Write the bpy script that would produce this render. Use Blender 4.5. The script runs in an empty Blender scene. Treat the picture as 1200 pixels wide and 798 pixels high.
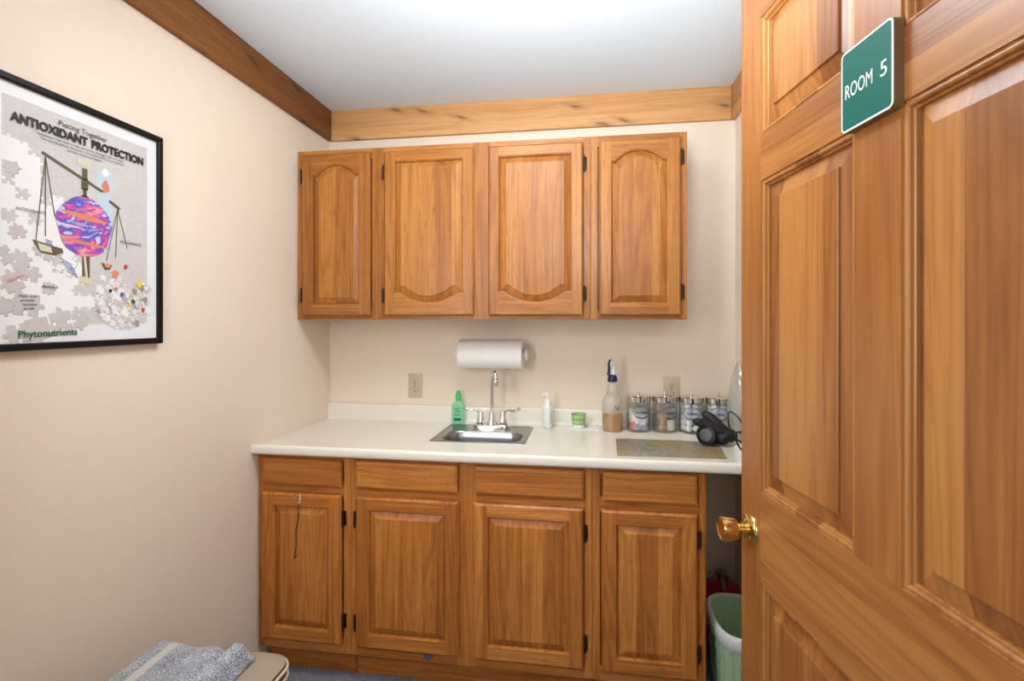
import bpy, bmesh, math, random
from math import sin, cos, pi, radians, sqrt
from mathutils import Vector, Matrix, noise
SC = bpy.context.scene
COL = SC.collection

# ---------------------------------------------------------------- camera
YAW = radians(8.5)
cam = bpy.data.cameras.new('camera'); camo = bpy.data.objects.new('camera', cam); COL.objects.link(camo)
cam.sensor_width = 36; cam.lens = 18.0; cam.shift_y = -24.5/1200; cam.clip_start = 0.02
camo.location = (0, 0, 1.4); camo.rotation_euler = (pi/2, 0, YAW)
SC.camera = camo
# ---------------------------------------------------------------- world, lights, exposure
w = bpy.data.worlds.new('world'); SC.world = w; w.use_nodes = True
w.node_tree.nodes['Background'].inputs[0].default_value = (0.92, 0.96, 1.0, 1)
w.node_tree.nodes['Background'].inputs[1].default_value = 0.35
def area(name, loc, rot, sx, sy, power, col):
    l = bpy.data.lights.new(name, 'AREA'); l.shape = 'RECTANGLE'; l.size = sx; l.size_y = sy
    l.energy = power; l.color = col
    o = bpy.data.objects.new(name, l); COL.objects.link(o); o.location = loc; o.rotation_euler = rot
    return o
area('ceiling_lamp_light', (-0.35, 1.33, 2.40), (0, 0, 0), 0.4, 0.4, 8, (0.88, 0.94, 1.0))
pl = bpy.data.lights.new('ceiling_fill_light', 'POINT'); pl.energy = 4; pl.shadow_soft_size = 0.06; pl.color = (0.87, 0.94, 1.0)  # added point light to brighten the ceiling, no known globe fitting
plo = bpy.data.objects.new('ceiling_fill_light', pl); COL.objects.link(plo); plo.location = (-0.25, 1.20, 2.25)
area('hall_fill_light', (0.08, -0.55, 1.60), (radians(88), 0, radians(8)), 0.6, 1.0, 5, (0.90, 0.95, 1.0))  # unseen fill added behind the camera, not a known hall lamp
area('side_fill_light', (-0.85, 0.40, 1.60), (radians(90), 0, radians(-52)), 0.45, 1.0, 15.5, (0.90, 0.95, 1.0))  # invented fill from the left front, no such source in the room
fl = area('up_fill_light', (-0.05, 0.55, 1.86), (radians(180-50), 0, 0), 0.35, 0.35, 10.5, (0.85, 0.93, 1.0)); fl.data.spread = radians(118)  # added uplight that brightens the ceiling and flattens the shading
SC.view_settings.view_transform = 'Standard'; SC.view_settings.look = 'None'
SC.view_settings.gamma = 1; SC.view_settings.use_curve_mapping = False
SC.view_settings.exposure = 0.46

# ---------------------------------------------------------------- materials
def s2l(c):
    return tuple(((v/255)/12.92 if v/255 <= 0.04045 else ((v/255+0.055)/1.055)**2.4) for v in c) + (1,)
class NT:
    def __init__(s, name):
        s.m = bpy.data.materials.new(name); s.m.use_nodes = True; s.t = s.m.node_tree
        s.b = s.t.nodes['Principled BSDF']; s.out = s.t.nodes['Material Output']
    def n(s, typ, **kw):
        nd = s.t.nodes.new(typ)
        for k, v in kw.items():
            if k.startswith('i_'): nd.inputs[int(k[2:])].default_value = v
            else: setattr(nd, k, v)
        return nd
    def l(s, a, b): s.t.links.new(a, b)
    def math(s, op, a, b=None, c=None):
        nd = s.n('ShaderNodeMath', operation=op)
        for i, v in enumerate((a, b, c)):
            if v is None: continue
            if isinstance(v, (int, float)): nd.inputs[i].default_value = v
            else: s.l(v, nd.inputs[i])
        return nd.outputs[0]
    def mix(s, f, a, b, mode='MIX'):
        nd = s.n('ShaderNodeMix', data_type='RGBA', blend_type=mode)
        for i, v in ((0, f), (6, a), (7, b)):
            if isinstance(v, (int, float)): nd.inputs[i].default_value = v
            elif isinstance(v, tuple): nd.inputs[i].default_value = v
            else: s.l(v, nd.inputs[i])
        return nd.outputs[2]
    def ramp(s, f, stops, interp='LINEAR'):
        nd = s.n('ShaderNodeValToRGB'); r = nd.color_ramp; r.interpolation = interp
        while len(r.elements) < len(stops): r.elements.new(0.5)
        for e, (p, c) in zip(r.elements, stops): e.position = p; e.color = c
        s.l(f, nd.inputs[0]); return nd.outputs[0]
    def coords(s, kind='Object'):
        return s.n('ShaderNodeTexCoord').outputs[kind]
    def noise(s, vec, scale, detail=3, rough=0.5, dist=0.0):
        nd = s.n('ShaderNodeTexNoise'); nd.inputs['Scale'].default_value = scale
        nd.inputs['Detail'].default_value = detail; nd.inputs['Roughness'].default_value = rough
        nd.inputs['Distortion'].default_value = dist
        s.l(vec, nd.inputs['Vector']); return nd.outputs['Fac']
    def bump(s, h, strength, dist=0.001):
        nd = s.n('ShaderNodeBump'); nd.inputs['Strength'].default_value = strength
        nd.inputs['Distance'].default_value = dist
        s.l(h, nd.inputs['Height']); s.l(nd.outputs[0], s.b.inputs['Normal'])
def plain(name, rgb, rough=0.5, metal=0.0, bump=0.0, bscale=200, coat=0.0, var=0.0, spec=0.5):
    q = NT(name); q.b.inputs['Roughness'].default_value = rough; q.b.inputs['Metallic'].default_value = metal
    q.b.inputs['Coat Weight'].default_value = coat
    q.b.inputs['Specular IOR Level'].default_value = spec
    c = s2l(rgb); v = q.coords(); nz = q.noise(v, bscale*0.2, 2)
    k = var if var else 0.02
    d = tuple(x*(1-k) for x in c[:3])+(1,); e = tuple(min(1, x*(1+k)) for x in c[:3])+(1,)
    q.l(q.mix(nz, d, e), q.b.inputs['Base Color'])
    if bump: q.bump(q.noise(v, bscale, 3), bump)
    return q.m
def wood(name, axis, light, mid, dark, strip=0.07, rings=9.0, rough=0.42, coat=0.06, contrast=1.0, pores=0.5, knots=0.0, stripvar=0.32, cross=None, ringw=0.2):
    """grain runs along `axis`; boards of width `strip` glued side by side across it"""
    q = NT(name)
    co = q.coords(); oi = q.n('ShaderNodeObjectInfo').outputs['Random']
    sp = q.n('ShaderNodeSeparateXYZ'); q.l(co, sp.inputs[0])
    ax = 'xyz'.index(axis)
    across = {0: 2, 1: 2, 2: 0}[ax] if cross is None else 'xyz'.index(cross)
    rnd = q.math('MULTIPLY', oi, 37.0)
    st = q.math('FLOOR', q.math('DIVIDE', q.math('ADD', sp.outputs[across], q.math('MULTIPLY', oi, 0.4)), strip))
    wn = q.n('ShaderNodeTexWhiteNoise', noise_dimensions='1D'); q.l(q.math('ADD', st, rnd), wn.inputs['W'])
    wv = wn.outputs['Value']
    off = q.math('ADD', rnd, q.math('MULTIPLY', wv, 11.0))
    cb = q.n('ShaderNodeCombineXYZ')
    for i in range(3):
        s_ = 0.06 if i == ax else 1.0
        q.l(q.math('ADD', q.math('MULTIPLY', sp.outputs[i], s_), off if i != ax else q.math('MULTIPLY', off, 0.7)), cb.inputs[i])
    v = cb.outputs[0]
    base = q.noise(v, rings, 2.5, 0.45, 0.3)
    ring = q.math('MULTIPLY_ADD', q.math('SINE', q.math('MULTIPLY', base, 105.0)), 0.5, 0.5)
    ring = q.math('POWER', ring, 2.0)
    cb2 = q.n('ShaderNodeCombineXYZ')
    for i in range(3):
        s_ = 0.035 if i == ax else 1.0
        q.l(q.math('ADD', q.math('MULTIPLY', sp.outputs[i], s_), off), cb2.inputs[i])
    fine = q.noise(cb2.outputs[0], 380, 3, 0.6)
    broad = q.noise(cb2.outputs[0], 40, 3, 0.6)
    f = q.math('ADD', q.math('MULTIPLY', broad, 0.75), q.math('MULTIPLY', ring, ringw*contrast))
    f = q.math('ADD', f, q.math('MULTIPLY', q.math('SUBTRACT', wv, 0.5), stripvar))
    midn = q.noise(cb2.outputs[0], 130, 2, 0.6)
    f = q.math('ADD', f, q.math('MULTIPLY', q.math('SUBTRACT', fine, 0.5), 0.6*contrast))
    f = q.math('ADD', f, q.math('MULTIPLY', q.math('SUBTRACT', midn, 0.5), 0.38*contrast))
    colr = q.ramp(f, [(0.12, s2l(light)), (0.5, s2l(mid)), (1.0, s2l(dark))])
    pf = q.ramp(fine, [(0.0, (1, 1, 1, 1)), (0.36, (1, 1, 1, 1)), (0.44, (0, 0, 0, 1))])
    dk = tuple(x*0.45 for x in s2l(dark)[:3])+(1,)
    colr = q.mix(q.math('MULTIPLY', pf, pores), colr, dk)
    if knots:
        vo = q.n('ShaderNodeTexVoronoi', voronoi_dimensions='2D'); vo.inputs['Scale'].default_value = 1.0
        vm = q.n('ShaderNodeCombineXYZ')
        q.l(q.math('ADD', q.math('MULTIPLY', sp.outputs[ax], 2.3), 1.7), vm.inputs[0]); q.l(q.math('MULTIPLY', q.math('ADD', sp.outputs[2], q.math('MULTIPLY', sp.outputs[ax], 0.25)), 9.0), vm.inputs[1])
        nzv = q.n('ShaderNodeTexNoise'); nzv.inputs['Scale'].default_value = 14; q.l(co, nzv.inputs['Vector'])
        vd = q.n('ShaderNodeVectorMath', operation='MULTIPLY_ADD'); vd.inputs[1].default_value = (0.12, 0.12, 0.12)
        q.l(nzv.outputs['Color'], vd.inputs[0]); q.l(vm.outputs[0], vd.inputs[2])
        q.l(vd.outputs[0], vo.inputs['Vector'])
        kf = q.ramp(vo.outputs['Distance'], [(0.0, (1, 1, 1, 1)), (0.04, (.8, .8, .8, 1)), (0.08, (.3, .3, .3, 1)), (0.2, (0, 0, 0, 1))])
        colr = q.mix(q.math('MULTIPLY', kf, knots), colr, tuple(x*0.3 for x in s2l(dark)[:3])+(1,))
    q.l(colr, q.b.inputs['Base Color'])
    q.b.inputs['Roughness'].default_value = rough; q.b.inputs['Coat Weight'].default_value = coat
    q.b.inputs['Coat Roughness'].default_value = 0.25; q.b.inputs['Specular IOR Level'].default_value = 0.35
    q.bump(q.math('ADD', fine, q.math('MULTIPLY', ring, 0.5)), 0.12, 0.0006)
    return q.m
M = {}
UL, UM_, UD_ = (182, 121, 54), (158, 97, 38), (116, 64, 21)
M['oak_v'] = wood('oak_vertical', 'z', UL, UM_, UD_, 0.075)
M['oak_h'] = wood('oak_horizontal', 'x', UL, UM_, UD_, 0.2)
BL, BM_, BD_ = (204, 134, 62), (174, 104, 40), (120, 64, 22)  # same oak as the wall cabinets, colour raised to offset dimmer light below
M['base_v'] = wood('base_oak_vertical', 'z', BL, BM_, BD_, 0.075)
M['base_h'] = wood('base_oak_horizontal', 'x', BL, BM_, BD_, 0.2)
M['base_worn'] = M['base_h']
FL, FM, FD = (168, 112, 57), (143, 88, 42), (104, 57, 24)
M['fir_v'] = wood('fir_vertical', 'z', FL, FM, FD, 0.075, 9, 0.38, 0.15, 0.75, 0.1, stripvar=0.75, cross='x', ringw=0.22)
M['fir_s'] = wood('fir_stile', 'z', FL, FM, FD, 5.0, 9, 0.38, 0.15, 0.6, 0.1, stripvar=0.1, ringw=0.22)
M['fir_h'] = wood('fir_horizontal', 'x', FL, FM, FD, 0.09, 9, 0.38, 0.15, 0.75, 0.1, stripvar=0.45, cross='z', ringw=0.22)
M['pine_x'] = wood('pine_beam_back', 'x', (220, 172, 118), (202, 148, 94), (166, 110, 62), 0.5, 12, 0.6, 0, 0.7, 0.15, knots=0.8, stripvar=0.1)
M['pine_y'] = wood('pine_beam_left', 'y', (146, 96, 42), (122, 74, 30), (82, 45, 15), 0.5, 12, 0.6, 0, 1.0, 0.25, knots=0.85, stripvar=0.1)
M['wall'] = plain('wall_paint', (230, 214, 194), 0.75, bump=0.06, bscale=260, var=0.01)
M['ceil'] = plain('ceiling_paint', (221, 232, 240), 0.85, bump=0.06, bscale=160)
M['laminate'] = plain('cream_laminate', (226, 218, 203), 0.22, coat=0.2, var=0.015)
M['white'] = plain('white_plastic', (236, 234, 228), 0.35)
M['paper'] = plain('white_paper', (238, 236, 232), 0.85, bump=0.2, bscale=500)
M['chrome'] = plain('chrome', (225, 222, 218), 0.09, 1.0)
M['steel'] = plain('brushed_steel', (150, 150, 150), 0.30, 1.0)
M['brass'] = plain('polished_brass', (216, 182, 112), 0.13, 1.0)
M['bronze'] = plain('dark_bronze', (60, 42, 28), 0.4, 0.7)
M['black'] = plain('black_plastic', (11, 11, 12), 0.35)
M['blacksoft'] = plain('black_rubber', (14, 14, 15), 0.55)
M['frameblk'] = plain('black_frame', (9, 8, 8), 0.4, spec=0.25)
M['almond'] = plain('almond_plastic', (196, 178, 150), 0.4)
M['darkhole'] = plain('dark_slot', (30, 20, 14), 0.8)
M['green_sign'] = plain('green_sign_plastic', (3, 88, 76), 0.5, var=0.06, spec=0.2)
M['ivory'] = plain('ivory_ink', (236, 232, 214), 0.5)
M['signside'] = plain('olive_sign_edge', (112, 88, 56), 0.5)
M['navy'] = plain('navy_plastic', (9, 26, 68), 0.4)
M['vinyl'] = plain('taupe_vinyl', (150, 134, 114), 0.42, bump=0.15, bscale=400)
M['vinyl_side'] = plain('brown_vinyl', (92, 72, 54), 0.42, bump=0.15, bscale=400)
M['piping'] = plain('pale_piping', (196, 180, 156), 0.5)
M['red'] = plain('red_enamel', (170, 22, 22), 0.3, coat=0.4)
M['greybin'] = plain('grey_plastic', (120, 124, 122), 0.5)
M['blueish'] = plain('slate_scrap', (74, 92, 100), 0.8)
M['ink'] = plain('dark_ink', (40, 40, 52), 0.6)
M['lotion'] = plain('milky_plastic', (222, 224, 216), 0.35)
M['greencap'] = plain('green_cap', (60, 190, 96), 0.3)
M['tan'] = plain('birch_stick', (190, 142, 88), 0.7)
M['tanlight'] = plain('pale_packet', (232, 226, 208), 0.6)
M['pink'] = plain('coral_print', (222, 120, 108), 0.6)
M['bluepr'] = plain('light_blue_print', (130, 160, 196), 0.6)
M['cotton'] = plain('cotton', (240, 240, 238), 0.95, bump=0.6, bscale=300)
M['silverdial'] = plain('grey_dial', (86, 88, 90), 0.5, 0.2, var=0.5)
M['darkgreen'] = plain('dark_green_label', (14, 92, 52), 0.5)
M['hose'] = plain('grey_hose', (110, 104, 100), 0.5)
def carpet():
    q = NT('speckled_carpet'); v = q.coords()
    a = q.noise(v, 260, 2); b = q.noise(v, 35, 3); c = q.noise(v, 900, 1)
    f = q.math('ADD', q.math('MULTIPLY', a, 0.75), q.math('MULTIPLY', c, 0.25))
    col = q.ramp(f, [(0.35, s2l((62, 62, 74))), (0.5, s2l((128, 128, 138))), (0.63, s2l((205, 204, 206)))])
    q.l(q.mix(q.math('MULTIPLY', b, 0.35), col, s2l((70, 74, 86))), q.b.inputs['Base Color'])
    q.b.inputs['Roughness'].default_value = 1.0; q.bump(a, 1.0, 0.006); return q.m
M['carpet'] = carpet()
def towelmat():
    q = NT('heather_towel'); v = q.coords(); sp = q.n('ShaderNodeSeparateXYZ'); q.l(v, sp.inputs[0])
    a = q.noise(v, 330, 2); b = q.noise(v, 22, 2)
    f = q.math('ADD', q.math('MULTIPLY', a, 0.8), q.math('MULTIPLY', b, 0.2))
    col = q.ramp(f, [(0.36, s2l((70, 76, 90))), (0.5, s2l((136, 140, 148))), (0.64, s2l((208, 208, 208)))])
    at = q.n('ShaderNodeAttribute', attribute_name='stripe')
    col = q.mix(at.outputs['Fac'], col, s2l((190, 186, 176)))
    q.l(col, q.b.inputs['Base Color']); q.b.inputs['Roughness'].default_value = 1.0
    q.b.inputs['Sheen Weight'].default_value = 0.3; q.bump(a, 0.9, 0.004); return q.m
M['towel'] = towelmat()
def glassmat(name, tint, gloss=0.12, rough=0.03, diffuse=None, dfac=0.0):
    q = NT(name); t = q.n('ShaderNodeBsdfTransparent'); t.inputs[0].default_value = tint
    g = q.n('ShaderNodeBsdfGlossy'); g.inputs['Roughness'].default_value = rough
    lw = q.n('ShaderNodeLayerWeight'); lw.inputs[0].default_value = 0.45
    f = q.math('ADD', q.math('MULTIPLY', lw.outputs['Facing'], 0.45), gloss*0.3)
    mx = q.n('ShaderNodeMixShader'); q.l(f, mx.inputs[0]); q.l(t.outputs[0], mx.inputs[1]); q.l(g.outputs[0], mx.inputs[2])
    res = mx.outputs[0]
    if diffuse:
        d = q.n('ShaderNodeBsdfDiffuse'); d.inputs[0].default_value = s2l(diffuse)
        tl = q.n('ShaderNodeBsdfTranslucent'); tl.inputs[0].default_value = s2l(diffuse)
        m0 = q.n('ShaderNodeMixShader'); m0.inputs[0].default_value = 0.5; q.l(d.outputs[0], m0.inputs[1]); q.l(tl.outputs[0], m0.inputs[2])
        m2 = q.n('ShaderNodeMixShader'); m2.inputs[0].default_value = dfac
        q.l(res, m2.inputs[1]); q.l(m0.outputs[0], m2.inputs[2]); res = m2.outputs[0]
    q.l(res, q.out.inputs['Surface']); q.t.nodes.remove(q.b); return q.m
M['glass'] = glassmat('jar_glass', (0.985, 0.99, 0.988, 1), 0.15)
M['haze_plastic'] = glassmat('frosted_bottle', (0.9, 0.9, 0.88, 1), 0.2, 0.15, (240, 234, 226), 0.5)
M['amber'] = glassmat('amber_liquid', (0.95, 0.8, 0.6, 1), 0.2, 0.1, (226, 184, 134), 0.7)
M['greenclear'] = glassmat('green_soap', (0.62, 0.95, 0.75, 1), 0.2, 0.1, (178, 240, 206), 0.75)
M['clearbag'] = glassmat('clear_bag', (0.92, 0.92, 0.92, 1), 0.5, 0.12, (236, 236, 232), 0.3)
M['liner'] = glassmat('green_liner', (0.6, 0.9, 0.6, 1), 0.4, 0.2, (216, 246, 204), 0.88)
M['linerrim'] = glassmat('pale_liner', (0.8, 0.95, 0.8, 1), 0.4, 0.2, (252, 255, 250), 0.96)
M['label'] = glassmat('oval_label', (0.93, 0.95, 0.99, 1), 0.1, 0.2, (226, 232, 248), 0.28)
def cupmat():
    q = NT('banded_green_cup'); v = q.coords(); sp = q.n('ShaderNodeSeparateXYZ'); q.l(v, sp.inputs[0])
    f = q.math('FRACT', q.math('MULTIPLY', sp.outputs[2], 42.0))
    q.l(q.ramp(f, [(0.0, s2l((158, 190, 120))), (0.45, s2l((176, 204, 140))), (0.6, s2l((112, 152, 84))), (0.9, s2l((150, 184, 116)))]), q.b.inputs['Base Color'])
    q.b.inputs['Roughness'].default_value = 0.5; return q.m
M['cup'] = cupmat()
def stonemat():
    q = NT('slate_pattern_mat'); v = q.coords()
    br = q.n('ShaderNodeTexBrick'); br.inputs['Scale'].default_value = 1.0
    br.inputs['Brick Width'].default_value = 0.16; br.inputs['Row Height'].default_value = 0.13; br.inputs['Mortar Size'].default_value = 0.0
    br.inputs['Color1'].default_value = (0, 0, 0, 1); br.inputs['Color2'].default_value = (1, 1, 1, 1)
    nz = q.noise(v, 14, 5, 0.65, 1.2); q.l(v, br.inputs['Vector'])
    f = q.math('ADD', q.math('MULTIPLY', br.outputs['Color'], 0.5), q.math('MULTIPLY', nz, 0.7))
    col = q.ramp(f, [(0.2, s2l((92, 84, 74))), (0.34, s2l((150, 138, 120))), (0.46, s2l((168, 148, 92))), (0.55, s2l((120, 112, 88))), (0.68, s2l((160, 152, 138))), (0.85, s2l((178, 150, 84)))])
    fine = q.noise(v, 160, 4, 0.7)
    col = q.mix(q.ramp(fine, [(0.4, (.75, .75, .75, 1)), (0.55, (0, 0, 0, 1))]), col, s2l((84, 76, 62)))
    q.l(col, q.b.inputs['Base Color']); q.b.inputs['Roughness'].default_value = 0.35; return q.m
M['stone'] = stonemat()
def globemat():
    q = NT('swirl_globe_print'); v = q.coords()
    vm = q.n('ShaderNodeVectorMath', operation='MULTIPLY'); vm.inputs[1].default_value = (1, 0.6, 1.5); q.l(v, vm.inputs[0])
    nz = q.noise(vm.outputs[0], 22, 3, 0.5, 1.6)
    col = q.ramp(nz, [(0.28, s2l((236, 170, 150))), (0.38, s2l((226, 130, 150))), (0.44, s2l((204, 70, 150))), (0.49, s2l((120, 80, 190))), (0.53, s2l((70, 84, 180))), (0.58, s2l((180, 190, 220))), (0.65, s2l((228, 190, 200))), (0.75, s2l((232, 170, 145)))])
    q.l(col, q.b.inputs['Base Color']); q.b.inputs['Roughness'].default_value = 0.4; return q.m
def posterbg():
    q = NT('grey_poster_print'); v = q.coords(); nz = q.noise(v, 300, 3, 0.7)
    q.l(q.ramp(nz, [(0.3, s2l((186, 182, 180))), (0.7, s2l((212, 208, 205)))]), q.b.inputs['Base Color']); q.b.inputs['Roughness'].default_value = 0.35; return q.m
def crumbmat():
    q = NT('confetti_print'); v = q.coords(); nz = q.noise(v, 120, 3, 0.7)
    q.l(q.ramp(nz, [(0.3, s2l((120, 96, 80))), (0.4, s2l((214, 206, 196))), (0.5, s2l((232, 228, 222))), (0.6, s2l((206, 200, 190))), (0.66, s2l((120, 150, 180))), (0.72, s2l((220, 216, 210)))]), q.b.inputs['Base Color']); q.b.inputs['Roughness'].default_value = 0.5; return q.m
PM = [posterbg(), plain('poster_white', (232, 231, 230), 0.4), plain('poster_piece_grey', (196, 190, 186), 0.45, var=0.05), plain('poster_black_ink', (22, 22, 26), 0.5),
      plain('poster_olive', (92, 86, 62), 0.5, var=0.3), globemat(), plain('poster_green_ink', (24, 98, 60), 0.5), plain('poster_blue_ink', (70, 104, 170), 0.5),
      crumbmat(), plain('poster_yellow', (228, 196, 60), 0.5), plain('poster_piece_edge', (150, 144, 140), 0.5), plain('poster_pale_blue', (186, 204, 214), 0.5), plain('poster_orange', (214, 130, 90), 0.5, var=0.2), plain('poster_mat', (226, 226, 228), 0.4), plain('poster_red', (196, 60, 56), 0.5), plain('poster_cream', (208, 200, 170), 0.5)]

# ---------------------------------------------------------------- mesh helpers (world coordinates; part() moves them to the parent's frame)
class MB:
    def __init__(s): s.v = []; s.f = []; s.m = []
    def add(s, vs, fs, mi=0):
        b = len(s.v); s.v += [tuple(v) for v in vs]; s.f += [tuple(b+i for i in f) for f in fs]; s.m += [mi]*len(fs); return s
    def box(s, x0, x1, y0, y1, z0, z1, mi=0, bev=0.0, seg=2):
        if bev <= 0:
            return s.add([(x0,y0,z0),(x1,y0,z0),(x1,y1,z0),(x0,y1,z0),(x0,y0,z1),(x1,y0,z1),(x1,y1,z1),(x0,y1,z1)],
                  [(0,3,2,1),(4,5,6,7),(0,1,5,4),(1,2,6,5),(2,3,7,6),(3,0,4,7)], mi)
        bm = bmesh.new(); bmesh.ops.create_cube(bm, size=1)
        for v in bm.verts: v.co = ((x0+x1)/2+v.co.x*(x1-x0), (y0+y1)/2+v.co.y*(y1-y0), (z0+z1)/2+v.co.z*(z1-z0))
        bmesh.ops.bevel(bm, geom=list(bm.edges), offset=bev, segments=seg, profile=0.5, affect='EDGES')
        bm.verts.index_update()
        s.add([v.co[:] for v in bm.verts], [[v.index for v in f.verts] for f in bm.faces], mi); bm.free(); return s
    def loft(s, loops, mi=0, closed=True, cap0=False, cap1=False):
        n = len(loops[0]); vs = [p for lp in loops for p in lp]; fs = []
        for k in range(len(loops)-1):
            for i in range(n if closed else n-1):
                j = (i+1) % n; fs.append((k*n+i, k*n+j, (k+1)*n+j, (k+1)*n+i))
        if cap0: fs.append(tuple(reversed(range(n))))
        if cap1: fs.append(tuple((len(loops)-1)*n+i for i in range(n)))
        return s.add(vs, fs, mi)
    def lathe(s, prof, c=(0,0,0), axis=(0,0,1), n=32, mi=0, sx=1.0, cap0=True, cap1=True):
        a = Vector(axis).normalized(); t = a.orthogonal().normalized() if abs(a.z) < 0.99 else Vector((1,0,0)); b = a.cross(t)
        c = Vector(c); loops = []
        for r, h in prof:
            loops.append([c+a*h+t*(r*cos(2*pi*i/n)*sx)+b*(r*sin(2*pi*i/n)) for i in range(n)])
        return s.loft(loops, mi, True, cap0 and prof[0][0] > 1e-6, cap1 and prof[-1][0] > 1e-6)
    def tube(s, pts, r, n=12, mi=0, closed=False, caps=True):
        P = [Vector(p) for p in pts]; rr = r if isinstance(r, (list, tuple)) else [r]*len(P); loops = []
        up = None
        for i, p in enumerate(P):
            d = (P[(i+1) % len(P)]-P[i-1]) if closed else (P[min(i+1, len(P)-1)]-P[max(i-1, 0)])
            d.normalize()
            if up is None: up = d.orthogonal().normalized()
            up = (up-d*up.dot(d)).normalized(); sd = d.cross(up)
            loops.append([p+up*(rr[i]*cos(2*pi*k/n))+sd*(rr[i]*sin(2*pi*k/n)) for k in range(n)])
        if closed: loops.append(loops[0])
        return s.loft(loops, mi, True, caps and not closed, caps and not closed)
def spline(pts, n=8):
    P = [Vector(p) for p in pts]; out = []
    for i in range(len(P)-1):
        p0 = P[max(i-1, 0)]; p1 = P[i]; p2 = P[i+1]; p3 = P[min(i+2, len(P)-1)]
        for k in range(n):
            t = k/n
            out.append(0.5*((2*p1)+(p2-p0)*t+(2*p0-5*p1+4*p2-p3)*t*t+(3*p1-p0-3*p2+p3)*t**3))
    out.append(P[-1]); return out
def worldloc(o):
    m = Matrix.Identity(4)
    while o: m = Matrix.Translation(o.location) @ o.rotation_euler.to_matrix().to_4x4() @ m; o = o.parent
    return m
def part(name, mb, mats, parent=None, label=None, local=False, smooth=35, loc=None, fix=True):
    """one mesh object; vertices are given in world coordinates unless local"""
    if not isinstance(mats, (list, tuple)): mats = [mats]
    me = bpy.data.meshes.new(name); inv = Matrix.Identity(4)
    if parent and not local: inv = worldloc(parent).inverted()
    if loc and not parent: inv = Matrix.Translation(loc).inverted()
    me.from_pydata([tuple(inv @ Vector(v)) for v in mb.v], [], mb.f)
    for m in mats: me.materials.append(m)
    for p, k in zip(me.polygons, mb.m): p.material_index = k
    if fix:
        bm = bmesh.new(); bm.from_mesh(me); bmesh.ops.recalc_face_normals(bm, faces=bm.faces); bm.to_mesh(me); bm.free()
    me.shade_smooth(); me.set_sharp_from_angle(angle=radians(smooth)); me.update()
    o = bpy.data.objects.new(name, me); COL.objects.link(o)
    if parent: o.parent = parent
    elif loc: o.location = loc
    if label: o['label'] = label
    return o
def thing(name, label, cat, loc, rotz=0, group=None):
    o = bpy.data.objects.new(name, None); COL.objects.link(o); o.location = loc; o.rotation_euler = (0, 0, rotz)
    o.empty_display_size = 0.05; o['label'] = label; o['category'] = cat
    if group: o['group'] = group
    return o
def tag(o, label, cat, group=None):
    o['label'] = label; o['category'] = cat
    if group: o['group'] = group
    return o
def struct(o, label=None):
    o['kind'] = 'structure'
    if label: o['label'] = label
    return o
def text(mb, s, width, height, fn, bold=0.0, mi=0, depth=0.0):
    """flat lettering fitted to width x height; fn maps (u, v) -> world point. origin = left baseline"""
    cu = bpy.data.curves.new('t', 'FONT'); cu.body = s; cu.offset = bold; cu.resolution_u = 3
    o = bpy.data.objects.new('t', cu); COL.objects.link(o)
    dg = bpy.context.evaluated_depsgraph_get(); me = bpy.data.meshes.new_from_object(o.evaluated_get(dg))
    xs = [v.co.x for v in me.vertices]; ys = [v.co.y for v in me.vertices]
    x0, x1 = min(xs), max(xs); kx = width/(x1-x0); ky = height/0.72
    mb.add([fn((v.co.x-x0)*kx, v.co.y*ky) for v in me.vertices], [tuple(p.vertices) for p in me.polygons], mi)
    bpy.data.objects.remove(o); bpy.data.curves.remove(cu); bpy.data.meshes.remove(me)

# ================================================================ THE ROOM
L, D, RW, CH = -1.30, 2.436, 0.655, 2.45
struct(part('floor', MB().box(L-0.1, RW+0.1, -0.9, D+0.1, -0.1, 0.0), M['carpet']), 'grey speckled carpet floor')
struct(part('ceiling', MB().box(L-0.1, RW+0.1, 0.25, D+0.1, CH, CH+0.1), M['ceil']), 'pale grey painted ceiling')
struct(part('wall_back', MB().box(L-0.1, RW+0.1, D, D+0.1, 0, CH), M['wall']), 'cream painted wall behind the cabinets')
struct(part('wall_left', MB().box(L-0.1, L, 0.25, D, 0, CH), M['wall']), 'cream painted wall with the poster')
struct(part('wall_right', MB().box(RW, RW+0.1, 0.25, D, 0, CH), M['wall']), 'cream painted wall behind the open door')
wf = MB(); wf.box(L-0.1, -0.60, 0.25, 0.37, 0, CH); wf.box(0.53, RW+0.1, 0.25, 0.37, 0, CH); wf.box(-0.60, 0.53, 0.25, 0.37, 2.22, CH)
struct(part('wall_front', wf, M['wall']), 'cream painted wall around the doorway')
bp = 0.02; BB = 2.30
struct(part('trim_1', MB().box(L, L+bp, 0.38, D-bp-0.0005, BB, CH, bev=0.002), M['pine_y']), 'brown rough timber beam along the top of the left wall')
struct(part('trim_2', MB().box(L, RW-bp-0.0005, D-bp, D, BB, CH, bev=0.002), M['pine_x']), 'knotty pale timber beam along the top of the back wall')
struct(part('trim_3', MB().box(RW-bp, RW, 0.38, D, BB, CH, bev=0.002), M['pine_x']), 'short end of pine beam on the right wall')

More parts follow.
